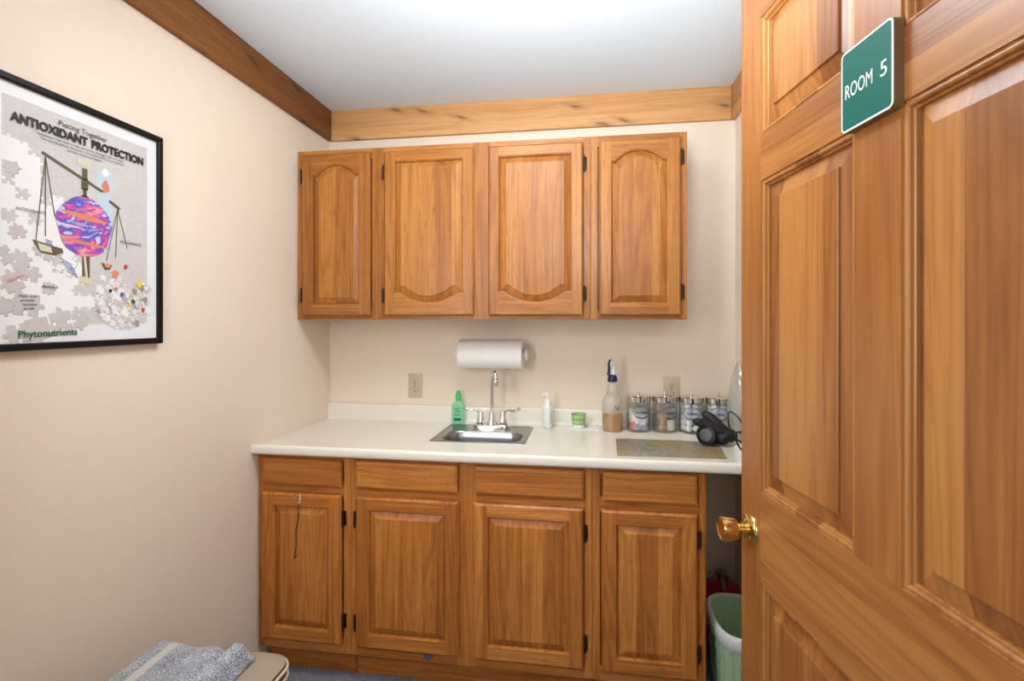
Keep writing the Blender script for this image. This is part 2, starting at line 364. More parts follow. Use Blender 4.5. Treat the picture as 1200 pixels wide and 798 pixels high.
# ================================================================ CABINETS
def opening(x0, x1, z0, z1, top, bot, d, n=28):
    """closed outline (x,z) of a panel opening inset by d; top/bot = rise of an arch"""
    def g(t):
        a = abs(t)
        if a > 0.86: return 0.12*((1-a)/0.14)**1.5*0
        u = a/0.86
        return (1-u*u)**1.0*0.92+0.08*(1-u**6)
    a, b = x0+d, x1-d; out = []
    for i in range(n+1):
        t = -1+2*i/n; out.append((a+(b-a)*i/n, z0+bot+d-(bot*g(t) if bot else 0)))
    for i in range(n+1):
        t = 1-2*i/n; out.append((b-(b-a)*i/n, z1-top-d+(top*g(t) if top else 0)))
    return out
def cab_door(parent, x0, x1, z0, z1, o, yb, mv, mh, top=0, bot=0, hinge=None, hz=(), label=None, th=0.019):
    """frame-and-panel door; yb = plane of its back, front at yb-th"""
    yf = yb-th; n = 28; ch = 0.007; mb = MB()
    ox0, ox1, oz0, oz1 = o
    rect = lambda d, y: [(x0+d, y, z0+d), (x1-d, y, z0+d), (x1-d, y, z1-d), (x0+d, y, z1-d)]
    mb.loft([rect(0.003, yb), rect(0, yb-0.004), rect(0, yf+0.007), rect(0.003, yf+0.003), rect(ch, yf)], 0, True, True, False)
    op = opening(ox0, ox1, oz0, oz1, top, bot, 0, n)
    mb.add([(x0+ch, yf, z0+ch), (ox0, yf, z0+ch), (ox0, yf, z1-ch), (x0+ch, yf, z1-ch)], [(0,1,2,3)], 0)
    mb.add([(ox1, yf, z0+ch), (x1-ch, yf, z0+ch), (x1-ch, yf, z1-ch), (ox1, yf, z1-ch)], [(0,1,2,3)], 0)
    for i in range(n):
        a, b = op[i], op[i+1]
        mb.add([(a[0], yf, z0+ch), (b[0], yf, z0+ch), (b[0], yf, b[1]), (a[0], yf, a[1])], [(0,1,2,3)], 1)
        a, b = op[n+1+i], op[n+2+i]
        mb.add([(b[0], yf, b[1]), (a[0], yf, a[1]), (a[0], yf, z1-ch), (b[0], yf, z1-ch)], [(0,1,2,3)], 1)
    lp = lambda d, y: [(p[0], y, p[1]) for p in opening(ox0, ox1, oz0, oz1, top, bot, d, n)]
    mb.loft([lp(0, yf), lp(0.0015, yf+0.0035), lp(0.004, yf+0.0045), lp(0.006, yf+0.011), lp(0.006, yf+0.0135)], 0)
    dr = part('door', mb, [mv, mh], parent, label, smooth=28)
    pb = MB(); pb.loft([lp(0.005, yf+0.0145), lp(0.009, yf+0.0125), lp(0.031, yf+0.004), lp(0.032, yf+0.0015)], 0, True, False, True)
    part('raised_panel', pb, mv, dr, smooth=20)
    for z in hz:
        hb = MB(); hx = hinge; y = yb-0.002
        hb.lathe([(0.0015,-0.033),(0.004,-0.031),(0.0042,-0.028),(0.0042,0.028),(0.004,0.031),(0.0015,0.033)], (hx, yb-0.011, z), (0,0,1), 12)
        sg = -1 if hx < (x0+x1)/2 else 1
        hb.box(min(hx, hx+sg*0.010), max(hx, hx+sg*0.010), yb-0.0025, yb-0.0002, z-0.028, z+0.028, bev=0.0008)
        hb.box(hx-0.003, hx+0.003, yb-0.011, yb-0.0005, z-0.026, z+0.026)
        part('hinge', hb, M['bronze'], dr)
    return dr
def slab_front(parent, x0, x1, z0, z1, yb, m, th=0.019):
    mb = MB(); r = lambda d, y: [(x0+d, y, z0+d), (x1-d, y, z0+d), (x1-d, y, z1-d), (x0+d, y, z1-d)]
    mb.loft([r(0.003, yb), r(0, yb-0.004), r(0, yb-th+0.008), r(0.002, yb-th+0.005), r(0.007, yb-th+0.0015), r(0.009, yb-th+0.0008), r(0.011, yb-th)], 0, True, True, True)
    return part('drawer', mb, m, parent, smooth=20)
def face_frame(parent, x0, x1, z0, z1, yf, stiles, rails, mv, mh, top=0.045, bottom=0.035):
    mb = MB()
    xs = [(x0, x0+0.028)]+list(stiles)+[(x1-0.028, x1)]
    for a, b in xs: mb.box(a, b, yf, yf+0.019, z0, z1, 0, bev=0.0012, seg=1)
    for k in range(len(xs)-1):
        a, b = xs[k][1]-0.001, xs[k+1][0]+0.001
        for (c, d) in [(z0, z0+bottom), (z1-top, z1)]+list(rails): mb.box(a, b, yf+0.0006, yf+0.0184, c, d, 1)
    return part('face_frame', mb, [mv, mh], parent, smooth=20)
def carcass(parent, x0, x1, y0, y1, z0, z1, m, name='carcass'):
    return part(name, MB().box(x0+0.0015, x1-0.0015, y0, y1, z0+0.0005, z1-0.0005, bev=0.001, seg=1), m, parent)
UF, UB, UT = 2.143, 1.400, 2.157
G = 'oak wall cabinets above the sink'
# left wall cabinet
c = thing('wall_cabinet', 'narrow oak wall cabinet with arched door in the left corner', 'cabinet', (-1.107, D, UB), 0, G)
carcass(c, -1.2985, -0.9165, UF+0.0188, D-0.001, UB+0.006, UT, M['oak_v'])
face_frame(c, -1.298, -0.917, UB, UT, UF, [], [], M['oak_v'], M['oak_h'])
cab_door(c, -1.270, -0.947, 1.417, 2.134, (-1.222, -0.995, 1.465, 2.090), UF-0.0005, M['oak_v'], M['oak_h'], top=0.044, hinge=-1.2755, hz=(2.042, 1.510))
# middle double
c = thing('wall_cabinet', 'wide double-door oak wall cabinet above the sink', 'cabinet', (-0.454, D, UB), 0, G)
carcass(c, -0.9155, 0.0075, UF+0.0188, D-0.001, UB+0.006, UT, M['oak_v'])
face_frame(c, -0.916, 0.0075, UB, UT, UF, [(-0.49, -0.413)], [], M['oak_v'], M['oak_h'])
cab_door(c, -0.883, -0.484, 1.417, 2.133, (-0.838, -0.530, 1.470, 2.090), UF-0.0005, M['oak_v'], M['oak_h'], bot=0.044, hinge=-0.8885, hz=(2.045, 1.505))
cab_door(c, -0.420, -0.023, 1.417, 2.133, (-0.376, -0.068, 1.470, 2.090), UF-0.0005, M['oak_v'], M['oak_h'], bot=0.044, hinge=-0.0175, hz=(2.045, 1.508))
# right
c = thing('wall_cabinet', 'oak wall cabinet with arched door at the right end', 'cabinet', (0.2, D, UB), 0, G)
carcass(c, 0.0085, 0.3915, UF+0.0188, D-0.001, UB+0.006, UT, M['oak_v'])
face_frame(c, 0.0085, 0.392, UB, UT, UF, [], [], M['oak_v'], M['oak_h'])
cab_door(c, 0.044, 0.366, 1.417, 2.134, (0.090, 0.318, 1.465, 2.094), UF-0.0005, M['oak_v'], M['oak_h'], top=0.044, hinge=0.3715, hz=(2.055, 1.512))
# base cabinets
BF, BT, KY = 1.867, 0.875, 1.918
G = 'oak base cabinets under the counter'
def base_unit(x0, x1, label, stiles, doors, drawers, hl):
    c = thing('base_cabinet', label, 'cabinet', ((x0+x1)/2, D, 0), 0, G)
    carcass(c, x0, x1, BF+0.0188, D-0.001, 0.115, BT-0.22 if 'sink' in label else BT-0.002, M['base_v'])
    face_frame(c, x0, x1, 0.105, BT, BF, stiles, [(0.708, 0.765)], M['base_v'], M['base_h'], top=0.03, bottom=0.05)
    part('toe_kick', MB().box(x0+0.001, x1-0.001, KY, KY+0.018, 0.001, 0.116, bev=0.001, seg=1), M['base_h'], c)
    for (a, b), hx in zip(doors, hl):
        cab_door(c, a, b, 0.145, 0.721, (a+0.050, b-0.050, 0.196, 0.674), BF-0.0005, M['base_v'], M['base_h'], hinge=hx, hz=(0.632, 0.234))
    for a, b in drawers: slab_front(c, a, b, 0.752, 0.858, BF-0.0005, M['base_h'])
    return c
base_unit(-1.2985, -0.9105, 'narrow oak base cabinet with one door, in the left corner', [], [(-1.275, -0.942)], [(-1.271, -0.941)], [-0.9365])
base_unit(-0.9095, 0.0125, 'wide oak base cabinet with two doors under the sink', [(-0.486, -0.411)], [(-0.883, -0.478), (-0.420, -0.018)], [(-0.883, -0.482), (-0.416, -0.016)], [-0.8885, -0.0125])
base_unit(0.0135, 0.4055, 'oak base cabinet with one door beside the trash bin', [], [(0.046, 0.374)], [(0.050, 0.374)], [0.3795])

# ---------------------------------------------------------------- countertop with sink cut-out, nose and backsplash
CT = 0.903
HX0, HX1, HY0, HY1 = -0.635, -0.262, 2.035, 2.300
NF = 1.822
nose = [(NF+0.026, 0.8765), (NF+0.004, 0.8765), (NF+0.001, 0.880), (NF, 0.888), (NF, 0.902), (NF+0.002, 0.909), (NF+0.006, 0.9125), (NF+0.012, 0.9125), (NF+0.020, 0.909), (NF+0.032, 0.9045), (NF+0.045, CT)]
back = [(2.398, CT), (2.408, CT+0.002), (2.413, CT+0.008), (2.4145, CT+0.018), (2.4145, 0.972), (2.416, 0.9775), (2.420, 0.980), (D-0.001, 0.980), (D-0.001, 0.876)]
full = nose+back
mb = MB(); X0, X1 = L+0.0008, RW-0.001
ext = lambda pr, a, b: mb.loft([[(a, y, z) for y, z in pr], [(b, y, z) for y, z in pr]], 0, True, True, True)
ext(full, X0, HX0); ext(full, HX1, X1)
ext(nose+[(HY0, CT), (HY0, 0.8765)], HX0, HX1); ext([(HY1, 0.8765), (HY1, CT)]+back, HX0, HX1)
o = part('countertop', mb, M['laminate'], None, smooth=50, loc=(-0.32, 2.13, CT)); tag(o, 'long cream laminate countertop with backsplash running wall to wall', 'countertop')

# ---------------------------------------------------------------- sink
def rrect(cx, cy, hx, hy, r, z, n=8):
    out = []
    for k, (sx, sy) in enumerate(((1,-1),(1,1),(-1,1),(-1,-1))):
        for i in range(n+1):
            a = -pi/2+k*pi/2+i*pi/2/n
            out.append((cx+sx*(hx-r)+r*cos(a), cy+sy*(hy-r)+r*sin(a), z))
    return out
c = thing('sink', 'small square stainless steel sink set into the cream countertop', 'sink', (-0.45, 2.19, CT))
mb = MB(); rx0, rx1, ry0, ry1 = -0.648, -0.250, 2.020, 2.358
cx, cy, hx, hy = (rx0+rx1)/2, (ry0+ry1)/2, (rx1-rx0)/2, (ry1-ry0)/2
bx, by, bhx, bhy = -0.4435, 2.128, 0.163, 0.090
mb.loft([rrect(cx, cy, hx, hy, 0.012, CT+0.0003), rrect(cx, cy, hx-0.001, hy-0.001, 0.012, CT+0.002), rrect(cx, cy, hx-0.005, hy-0.005, 0.010, CT+0.0035),
         rrect(cx, cy, hx-0.013, hy-0.013, 0.01, CT+0.0032), rrect(cx, cy, hx-0.016, hy-0.016, 0.01, CT+0.0018)], 0)
mb.loft([rrect(cx, cy, hx-0.016, hy-0.016, 0.01, CT+0.0018), rrect(bx, by, bhx+0.004, bhy+0.004, 0.064, CT+0.0018)], 0)
part('rim', mb, M['steel'], c, fix=False)
mb = MB()
mb.loft([rrect(bx, by, bhx+0.004, bhy+0.004, 0.064, CT+0.0018), rrect(bx, by, bhx, bhy, 0.06, CT-0.003), rrect(bx, by, bhx-0.004, bhy-0.003, 0.058, CT-0.03), rrect(bx, by, bhx-0.012, bhy-0.010, 0.055, CT-0.115),
         rrect(bx, by, bhx-0.022, bhy-0.02, 0.05, CT-0.133), rrect(bx, by, bhx-0.045, bhy-0.04, 0.035, CT-0.14)], 0, True, False, True)
part('basin', mb, M['steel'], c, fix=False)
mb = MB(); mb.lathe([(0.032, CT-0.1395), (0.030, CT-0.137), (0.022, CT-0.138), (0.018, CT-0.1395)], (bx, by, 0)); part('drain', mb, M['chrome'], c)
# faucet
fx, fy = -0.437, 2.302
c = thing('faucet', 'chrome two-handle gooseneck faucet behind the small sink', 'faucet', (fx, fy, CT+0.002))
mb = MB(); mb.loft([rrect(fx, fy, 0.083, 0.026, 0.025, CT+0.0022), rrect(fx, fy, 0.083, 0.026, 0.025, CT+0.012), rrect(fx, fy, 0.078, 0.022, 0.021, CT+0.018), rrect(fx, fy, 0.070, 0.016, 0.015, CT+0.020)], 0, True, True, True)
part('base_plate', mb, M['chrome'], c)
z0 = CT+0.019
mb = MB(); mb.lathe([(0.024, 0), (0.023, 0.008), (0.017, 0.02), (0.0145, 0.04), (0.012, 0.052), (0.0095, 0.058)], (fx, fy, z0))
sp = [(fx, fy, z0+0.05), (fx, fy, z0+0.16), (fx, fy, z0+0.215)]
pth = [Vector(p) for p in sp]; R0 = 0.036; dx, dy = 0.42, -0.91
for i in range(1, 15):
    a = pi*i/14*0.98; pth.append(Vector((fx+dx*R0*(1-cos(a)), fy+dy*R0*(1-cos(a)), z0+0.215+R0*sin(a))))
pth.append(pth[-1]+Vector((0.001, -0.001, -0.012)))
mb.tube(pth, 0.0078, 16)
e = pth[-1]
mb.lathe([(0.008, 0.012), (0.0115, 0.008), (0.0125, -0.002), (0.0125, -0.018), (0.010, -0.021), (0.008, -0.0215)], (e.x, e.y, e.z), (0,0,1), 20)
part('spout', mb, M['chrome'], c)
for sgn in (-1, 1):
    hxx = fx+sgn*0.051; mb = MB()
    mb.lathe([(0.020, 0), (0.021, 0.006), (0.019, 0.018), (0.015, 0.032), (0.0125, 0.040), (0.012, 0.050), (0.008, 0.056), (0.0, 0.058)], (hxx, fy, z0), n=24)
    lev = spline([(hxx, fy, z0+0.044), (hxx+sgn*0.018, fy-0.002, z0+0.064), (hxx+sgn*0.045, fy-0.006, z0+0.064), (hxx+sgn*0.065, fy-0.008, z0+0.068), (hxx+sgn*0.080, fy-0.010, z0+0.078)], 6)
    rr = [0.0075-0.003*sin(pi*min(1, i/(len(lev)-1)*1.3)) if i < len(lev)*0.7 else 0.0055+0.001*(i/len(lev)) for i in range(len(lev))]
    mb.tube(lev, rr, 12)
    part('handle', mb, M['chrome'], c)

# ---------------------------------------------------------------- outlets
def outlet(cx, cz, w, h, label, one=False):
    c = thing('wall_outlet', label, 'outlet', (cx, D, cz), 0, 'almond outlets on the back wall')
    part('cover_plate', MB().box(cx-w/2, cx+w/2, D-0.006, D-0.0002, cz-h/2, cz+h/2, bev=0.002), M['almond'], c)
    for s_ in (1, -1):
        zc = cz+s_*0.0195; mb = MB()
        mb.lathe([(0.0165, 0), (0.0165, 0.002), (0.0150, 0.0028)], (cx, D-0.006, zc), (0,-1,0), 24)
        r = part('receptacle', mb, M['almond'], c)
        sl = MB(); y = D-0.0092
        sl.box(cx-0.0075, cx-0.0055, y, y+0.001, zc+0.001, zc+0.009); sl.box(cx+0.0055, cx+0.0075, y, y+0.001, zc+0.001, zc+0.009)
        sl.lathe([(0.003, 0), (0.003, 0.001)], (cx, y+0.001, zc-0.007), (0,-1,0), 12)
        part('slots', sl, M['darkhole'], r)
    mb = MB(); mb.lathe([(0.003, 0), (0.0028, 0.001), (0, 0.0014)], (cx, D-0.006, cz), (0,-1,0), 12); part('screw', mb, M['bronze'], c)
outlet(-0.847, 1.073, 0.070, 0.117, 'almond duplex outlet on back wall left of the faucet')
outlet(0.377, 1.080, 0.072, 0.118, 'almond duplex outlet on back wall above the glass jars')

# ---------------------------------------------------------------- paper towel
c = thing('paper_towel_holder', 'white wall bracket holding the paper towel roll above the faucet', 'holder', (-0.45, D, 1.237))
ty, tz, tr = 2.358, 1.238, 0.068
for sx, xx in ((-1, -0.612), (1, -0.288)):
    mb = MB(); mb.lathe([(0.028, 0), (0.030, 0.003), (0.026, 0.008), (0.014, 0.011), (0.0, 0.012)], (xx, ty, tz), (sx,0,0), 24)
    mb.lathe([(0.018, 0), (0.018, 0.02)], (xx, ty, tz), (-sx,0,0), 20)
    mb.box(min(xx, xx+sx*0.004), max(xx, xx+sx*0.004), ty, D-0.004, tz-0.016, tz+0.016, bev=0.0015)
    part('end_bracket', mb, M['white'], c)
part('mounting_plate', MB().box(-0.618, -0.282, D-0.005, D-0.0003, tz-0.02, tz+0.02, bev=0.001), M['white'], c)
mb = MB(); n = 48
prof = [(0.021, -0.150), (tr-0.002, -0.150), (tr, -0.148), (tr, 0.148), (tr-0.002, 0.150), (0.021, 0.150), (0.021, -0.150)]
mb.lathe(prof, (-0.450, ty, tz), (1,0,0), n, cap0=False, cap1=False)
o = part('paper_towel_roll', mb, M['paper'], None, loc=(-0.450, ty, tz)); tag(o, 'full roll of white paper towel on the wall above the faucet', 'paper towel')

# ---------------------------------------------------------------- counter-top things
def revolve(name, prof, cx, cy, z, mat, parent, n=32, sx=1.0, **k):
    mb = MB(); mb.lathe(prof, (cx, cy, z), (0,0,1), n, sx=sx, **k); return part(name, mb, mat, parent)
def superl(cx, cy, hx, hy, z, e=3.0, n=40):
    o = []
    for i in range(n):
        a = 2*pi*i/n; ca, sa = cos(a), sin(a)
        o.append((cx+hx*(abs(ca)**(2/e))*(1 if ca >= 0 else -1), cy+hy*(abs(sa)**(2/e))*(1 if sa >= 0 else -1), z))
    return o
# green soap
sx, sy = -0.616, 2.382
z = CT+0.0005
c = thing('soap_bottle', 'clear green bottle of hand soap standing behind the sink corner', 'soap bottle', (sx, sy, CT))
mb = MB(); mb.loft([superl(sx, sy, a, b, z+h) for a, b, h in ((0.024, 0.013, 0), (0.029, 0.0155, 0.003), (0.030, 0.016, 0.02), (0.030, 0.016, 0.085), (0.027, 0.0155, 0.096), (0.016, 0.013, 0.104), (0.011, 0.011, 0.108), (0.011, 0.011, 0.113))], 0, True, True, True)
part('bottle', mb, M['greenclear'], c)
lab = MB(); ly = sy-0.0166
lab.add([(sx-0.016, ly, z+0.016), (sx+0.018, ly, z+0.016), (sx+0.018, ly, z+0.029), (sx-0.016, ly, z+0.029)], [(0,1,2,3)], 0)
text(lab, 'hand', 0.020, 0.008, lambda u, v: (sx-0.012+u, ly, z+0.070+v), 0.02)
text(lab, 'soap', 0.024, 0.008, lambda u, v: (sx-0.012+u, ly, z+0.058+v), 0.02)
text(lab, 'aloe 8', 0.030, 0.008, lambda u, v: (sx-0.015+u, ly, z+0.042+v), 0.02)
part('label_print', lab, M['darkgreen'], c, 'dark green printing on the bottle', fix=False)
mb = MB(); mb.lathe([(0.0115, 0.111), (0.013, 0.113), (0.0135, 0.125), (0.0125, 0.140), (0.0085, 0.150), (0.0075, 0.158), (0.0, 0.160)], (sx, sy, z), n=24)
mb.box(sx-0.004, sx+0.004, sy-0.018, sy-0.006, z+0.145, z+0.152, bev=0.002)
part('cap', mb, M['greencap'], c, 'bright green cap')
# lotion
lx, ly_ = -0.186, 2.345
c = thing('lotion_pump_bottle', 'slim white pump bottle of lotion right of the sink', 'pump bottle', (lx, ly_, CT))
revolve('bottle', [(0.018, 0), (0.022, 0.002), (0.0235, 0.006), (0.0235, 0.088), (0.021, 0.102), (0.014, 0.110), (0.012, 0.114)], lx, ly_, z, M['lotion'], c)
mb = MB(); mb.lathe([(0.0145, 0.112), (0.0145, 0.126), (0.009, 0.129), (0.005, 0.131), (0.005, 0.146), (0.010, 0.148), (0.0105, 0.158), (0.007, 0.162), (0, 0.163)], (lx, ly_, z), n=24)
mb.tube([(lx, ly_, z+0.154), (lx-0.016, ly_-0.006, z+0.155), (lx-0.023, ly_-0.009, z+0.149)], [0.005, 0.0042, 0.0036], 12)
part('pump_head', mb, M['white'], c)
lab = MB(); text(lab, 'lotion', 0.055, 0.006, lambda u, v: (lx+0.0238*sin(0.85-v/0.024), ly_-0.0238*cos(0.85-v/0.024), z+0.025+u), 0.02)
part('label_print', lab, M['ink'], c, fix=False)
# napkin + cup
o = MB(); nx, ny = -0.030, 2.352
g = []; N1 = 16
for j in range(9):
    for i in range(N1+1):
        u, v = i/N1, j/8; x = nx-0.078+0.156*u+0.008*(v-0.5); y = ny-0.035+0.075*v+0.006*sin(4*u)
        g.append((x, y, z+0.0015+0.0018*noise.noise(Vector((u*4, v*3, 2)))+0.001))
o.add(g, [(j*(N1+1)+i, j*(N1+1)+i+1, (j+1)*(N1+1)+i+1, (j+1)*(N1+1)+i) for j in range(8) for i in range(N1)])
g2 = [(x, y, z+0.0002) for x, y, _ in g]
b = len(o.v); o.v += g2
o.f += [tuple(b+q for q in reversed(f)) for f in o.f[:8*N1]]; o.m += [0]*(8*N1)
rim = [i for i in range(N1+1)]+[j*(N1+1)+N1 for j in range(1, 9)]+[8*(N1+1)+i for i in range(N1-1, -1, -1)]+[j*(N1+1) for j in range(7, 0, -1)]
for k in range(len(rim)):
    a, b2 = rim[k], rim[(k+1) % len(rim)]; o.f.append((a, b2, b+b2, b+a)); o.m.append(0)
nap = part('paper_napkin', o, M['paper'], None, loc=(nx, ny, CT)); tag(nap, 'folded white paper napkin lying under the small green cup', 'napkin')
kx, ky_ = -0.045, 2.352
c = thing('cup', 'small green banded cup standing on a white napkin', 'cup', (kx, ky_, CT+0.004))
zc = z+0.0045
revolve('base', [(0.024, 0), (0.025, 0.001), (0.026, 0.014), (0.026, 0.0155)], kx, ky_, zc, M['white'], c, cap1=True)
revolve('body', [(0.0262, 0.0157), (0.0275, 0.017), (0.0325, 0.060), (0.0335, 0.062), (0.0325, 0.0635), (0.0310, 0.061), (0.0265, 0.022), (0.0, 0.020)], kx, ky_, zc, M['cup'], c)
# spray bottle
px_, py_ = 0.106, 2.335
c = thing('spray_bottle', 'tall spray bottle half full of amber liquid with white trigger head', 'spray bottle', (px_, py_, CT))
RB = 0.0455
mb = MB(); mb.lathe([(RB-0.004, 0), (RB, 0.004), (RB, 0.082)], (px_, py_, z), n=36, cap1=False); part('lower_bottle', mb, M['glass'], c)
revolve('liquid', [(RB-0.006, 0.002), (RB-0.0015, 0.006), (RB-0.0015, 0.0815), (0, 0.0815)], px_, py_, z, M['amber'], c, 36)
mb = MB(); mb.lathe([(RB, 0.0822), (RB, 0.130), (RB-0.003, 0.142), (RB-0.012, 0.156), (0.026, 0.162), (0.0255, 0.172), (0.027, 0.176), (0.0255, 0.180), (0.024, 0.200), (0.021, 0.212), (0.015, 0.216), (0.015, 0.222)], (px_, py_, z), n=36, cap0=False)
part('upper_bottle', mb, M['haze_plastic'], c)
lab = MB()
def onb(u0, v0, R=RB+0.0006):
    def f(u, v):
        a = (u0+u)/R; return (px_+R*sin(a), py_-R*cos(a), z+v0+v)
    return f
text(lab, '7A', 0.026, 0.024, onb(0.004, 0.095), 0.0)
part('handwriting', lab, M['ink'], c, 'dark handwritten mark on the bottle', fix=False)
revolve('collar', [(0.0165, 0.2185), (0.0215, 0.219), (0.0225, 0.222), (0.0205, 0.240), (0.016, 0.248), (0.012, 0.250)], px_, py_, z, M['navy'], c)
mb = MB()
hd = spline([(px_+0.002, py_, z+0.249), (px_+0.002, py_, z+0.275), (px_-0.001, py_-0.004, z+0.300), (px_-0.006, py_-0.012, z+0.318)], 6)
mb.tube(hd, [0.012+0.001*sin(i) if i < 10 else 0.0105 for i in range(len(hd))], 16)
mb.tube([(px_+0.014, py_+0.016, z+0.290), (px_-0.002, py_-0.008, z+0.297), (px_-0.014, py_-0.026, z+0.301)], [0.010, 0.012, 0.008], 14)
part('spray_head', mb, M['white'], c)
tg = spline([(px_-0.011, py_-0.021, z+0.318), (px_-0.017, py_-0.028, z+0.300), (px_-0.016, py_-0.026, z+0.275), (px_-0.020, py_-0.030, z+0.250)], 6)
mb = MB(); mb.tube(tg, [0.0045+0.0022*(i/len(tg)) for i in range(len(tg))], 12); part('trigger', mb, M['navy'], c)
# jars
JR, JH = 0.0525, 0.148
def jar(cx, cy, word, label, rnd, fill):
    c = thing('glass_jar', label, 'jar', (cx, cy, CT), 0, 'labelled glass jars with metal lids')
    mb = MB(); mb.lathe([(JR-0.006, 0), (JR-0.001, 0.003), (JR, 0.008), (JR, JH-0.02), (JR-0.001, JH-0.012)], (cx, cy, z), n=48, cap1=False)
    mb.lathe([(JR-0.003, JH-0.012), (JR-0.0035, 0.012), (JR-0.007, 0.007), (0.0, 0.007)], (cx, cy, z), n=48, cap0=False)
    part('glass_body', mb, M['glass'], c, fix=False)
    mb = MB(); mb.lathe([(JR-0.0008, JH-0.014), (JR+0.0012, JH-0.014), (JR+0.0014, JH+0.008), (JR-0.002, JH+0.011), (0.012, JH+0.013), (0.006, JH+0.016), (0.0045, JH+0.020), (0.0065, JH+0.023), (0.0055, JH+0.027), (0.0, JH+0.028)], (cx, cy, z), n=48, cap0=False)
    mb.lathe([(JR-0.001, JH-0.0135), (JR-0.002, JH+0.004), (0, JH+0.004)], (cx, cy, z), n=48, cap0=False)
    part('lid', mb, M['chrome'], c, fix=False)
    R = JR+0.0007; zc = z+0.090; a0 = rnd
    def on(u, v, RR=R): return (cx+RR*sin(a0+u/RR), cy-RR*cos(a0+u/RR), zc+v)
    mb = MB(); N = 40
    # oval sticker
    vs = [on(0, 0)]; fs = []
    for k in (0.5, 1.0):
        for i in range(N): vs.append(on(0.038*k*cos(2*pi*i/N), 0.027*k*sin(2*pi*i/N)))
    for i in range(N):
        j = (i+1) % N; fs.append((0, 1+i, 1+j)); fs.append((1+i, 1+N+i, 1+N+j, 1+j))
    mb.add(vs, fs, 0)
    lb = part('oval_label', mb, M['label'], c, fix=False)
    mb = MB()
    mb.tube([on(0.038*cos(2*pi*i/N), 0.027*sin(2*pi*i/N)) for i in range(N)], 0.0011, 6, closed=True)
    W_ = min(0.056, 0.0135*len(word)*0.55)
    text(mb, word, W_, 0.012, lambda u, v: on(u-W_/2, v-0.005, R+0.0006), 0.02)
    for i in range(9):
        a = radians(-130+10*i); mb.lathe([(0.0022, 0), (0.0022, 0.0004), (0, 0.0005)], on(0.033*cos(a), 0.0235*sin(a), R), (on(0.03*cos(a), 0)[0]-cx, on(0.03*cos(a), 0)[1]-cy, 0), 8)
    part('label_print', mb, M['ink'], lb, fix=False)
    fill(cx, cy)
    return c
rng = random.Random(5)
def tilted_strip(name, cx, cy, r, ang, zb, w_, h_, t_, lean, mats, cat, lab, grp, split=None):
    X = Vector((cos(ang), sin(ang), 0)); N_ = Vector((-sin(ang), cos(ang), 0)); U_ = (Vector((0,0,1))*cos(lean)+N_*sin(lean)).normalized(); NN = X.cross(U_)
    base = Vector((cx, cy, z+zb))+N_*r
    mb = MB(); P = lambda a, b, q: tuple(base+X*a+U_*b+NN*q)
    secs = [(0, h_, 0)] if not split else [(0, h_*split, 1), (h_*split, h_, 0)]
    for b0, b1, mi in secs:
        vs = [P(a, b, q) for q in (-t_/2, t_/2) for a, b in ((-w_/2, b0), (w_/2, b0), (w_/2, b1), (-w_/2, b1))]
        mb.add(vs, [(0,3,2,1),(4,5,6,7),(0,1,5,4),(1,2,6,5),(2,3,7,6),(3,0,4,7)], mi)
    o = part(name, mb, mats, None, loc=tuple(base)); tag(o, lab, cat, grp); return o
def fill_band(cx, cy):
    for k in range(16):
        row = k//4; col = k % 4
        y = -0.034+0.021*row+rng.uniform(-0.003, 0.003); hw = sqrt(max(0.0002, 0.046**2-y*y))
        x = -hw+0.012+(2*hw-0.024)*col/3
        tilted_strip('adhesive_bandage', cx+x, cy+y, 0, 0, 0.009, 0.0175, rng.uniform(0.058, 0.088), 0.0022, rng.uniform(-0.04, 0.04), [M['paper'], M['pink'] if k % 2 == 0 else M['bluepr']], 'bandage',
            'wrapped adhesive bandage strip standing in the leftmost glass jar', 'bandages in the leftmost jar', rng.uniform(0.2, 0.5))
def fill_appl(cx, cy):
    for k in range(8):
        a = rng.uniform(0.3, 0.9)*(1 if k % 4 else -1); x = cx-0.012+0.003*k; y = cy-0.026+0.007*k
        p0 = Vector((x+0.026*sin(a)*1.0, y, z+0.012)); p1 = Vector((x-0.034*sin(a), y+0.004, z+0.012+0.075*cos(a*0.8)))
        mb = MB(); d = (p1-p0).normalized(); q = Vector((0,1,0)); s_ = d.cross(q).normalized()*0.0055
        n_ = q*0.0009
        mb.loft([[p0+s_*0.6-n_, p0-s_*0.6-n_, p0-s_*0.6+n_, p0+s_*0.6+n_], [p0+d*0.003+s_-n_, p0+d*0.003-s_-n_, p0+d*0.003-s_+n_, p0+d*0.003+s_+n_], [p1-d*0.003+s_-n_, p1-d*0.003-s_-n_, p1-d*0.003-s_+n_, p1-d*0.003+s_+n_], [p1+s_*0.6-n_, p1-s_*0.6-n_, p1-s_*0.6+n_, p1+s_*0.6+n_]], 0, True, True, True)
        o = part('wooden_applicator', mb, M['tan'], None, loc=tuple(p0)); tag(o, 'flat wooden applicator stick leaning in the second glass jar from the left', 'stick', 'applicators in the second jar')
    for k in range(3):
        tilted_strip('paper_packet', cx+0.024-0.002*k, cy-0.020+0.012*k, 0, 0.15*k, 0.009, 0.026, 0.042, 0.004, 0.05, [M['tanlight']], 'packet', 'cream paper packet at the right side in the second glass jar', 'packets in the second jar')
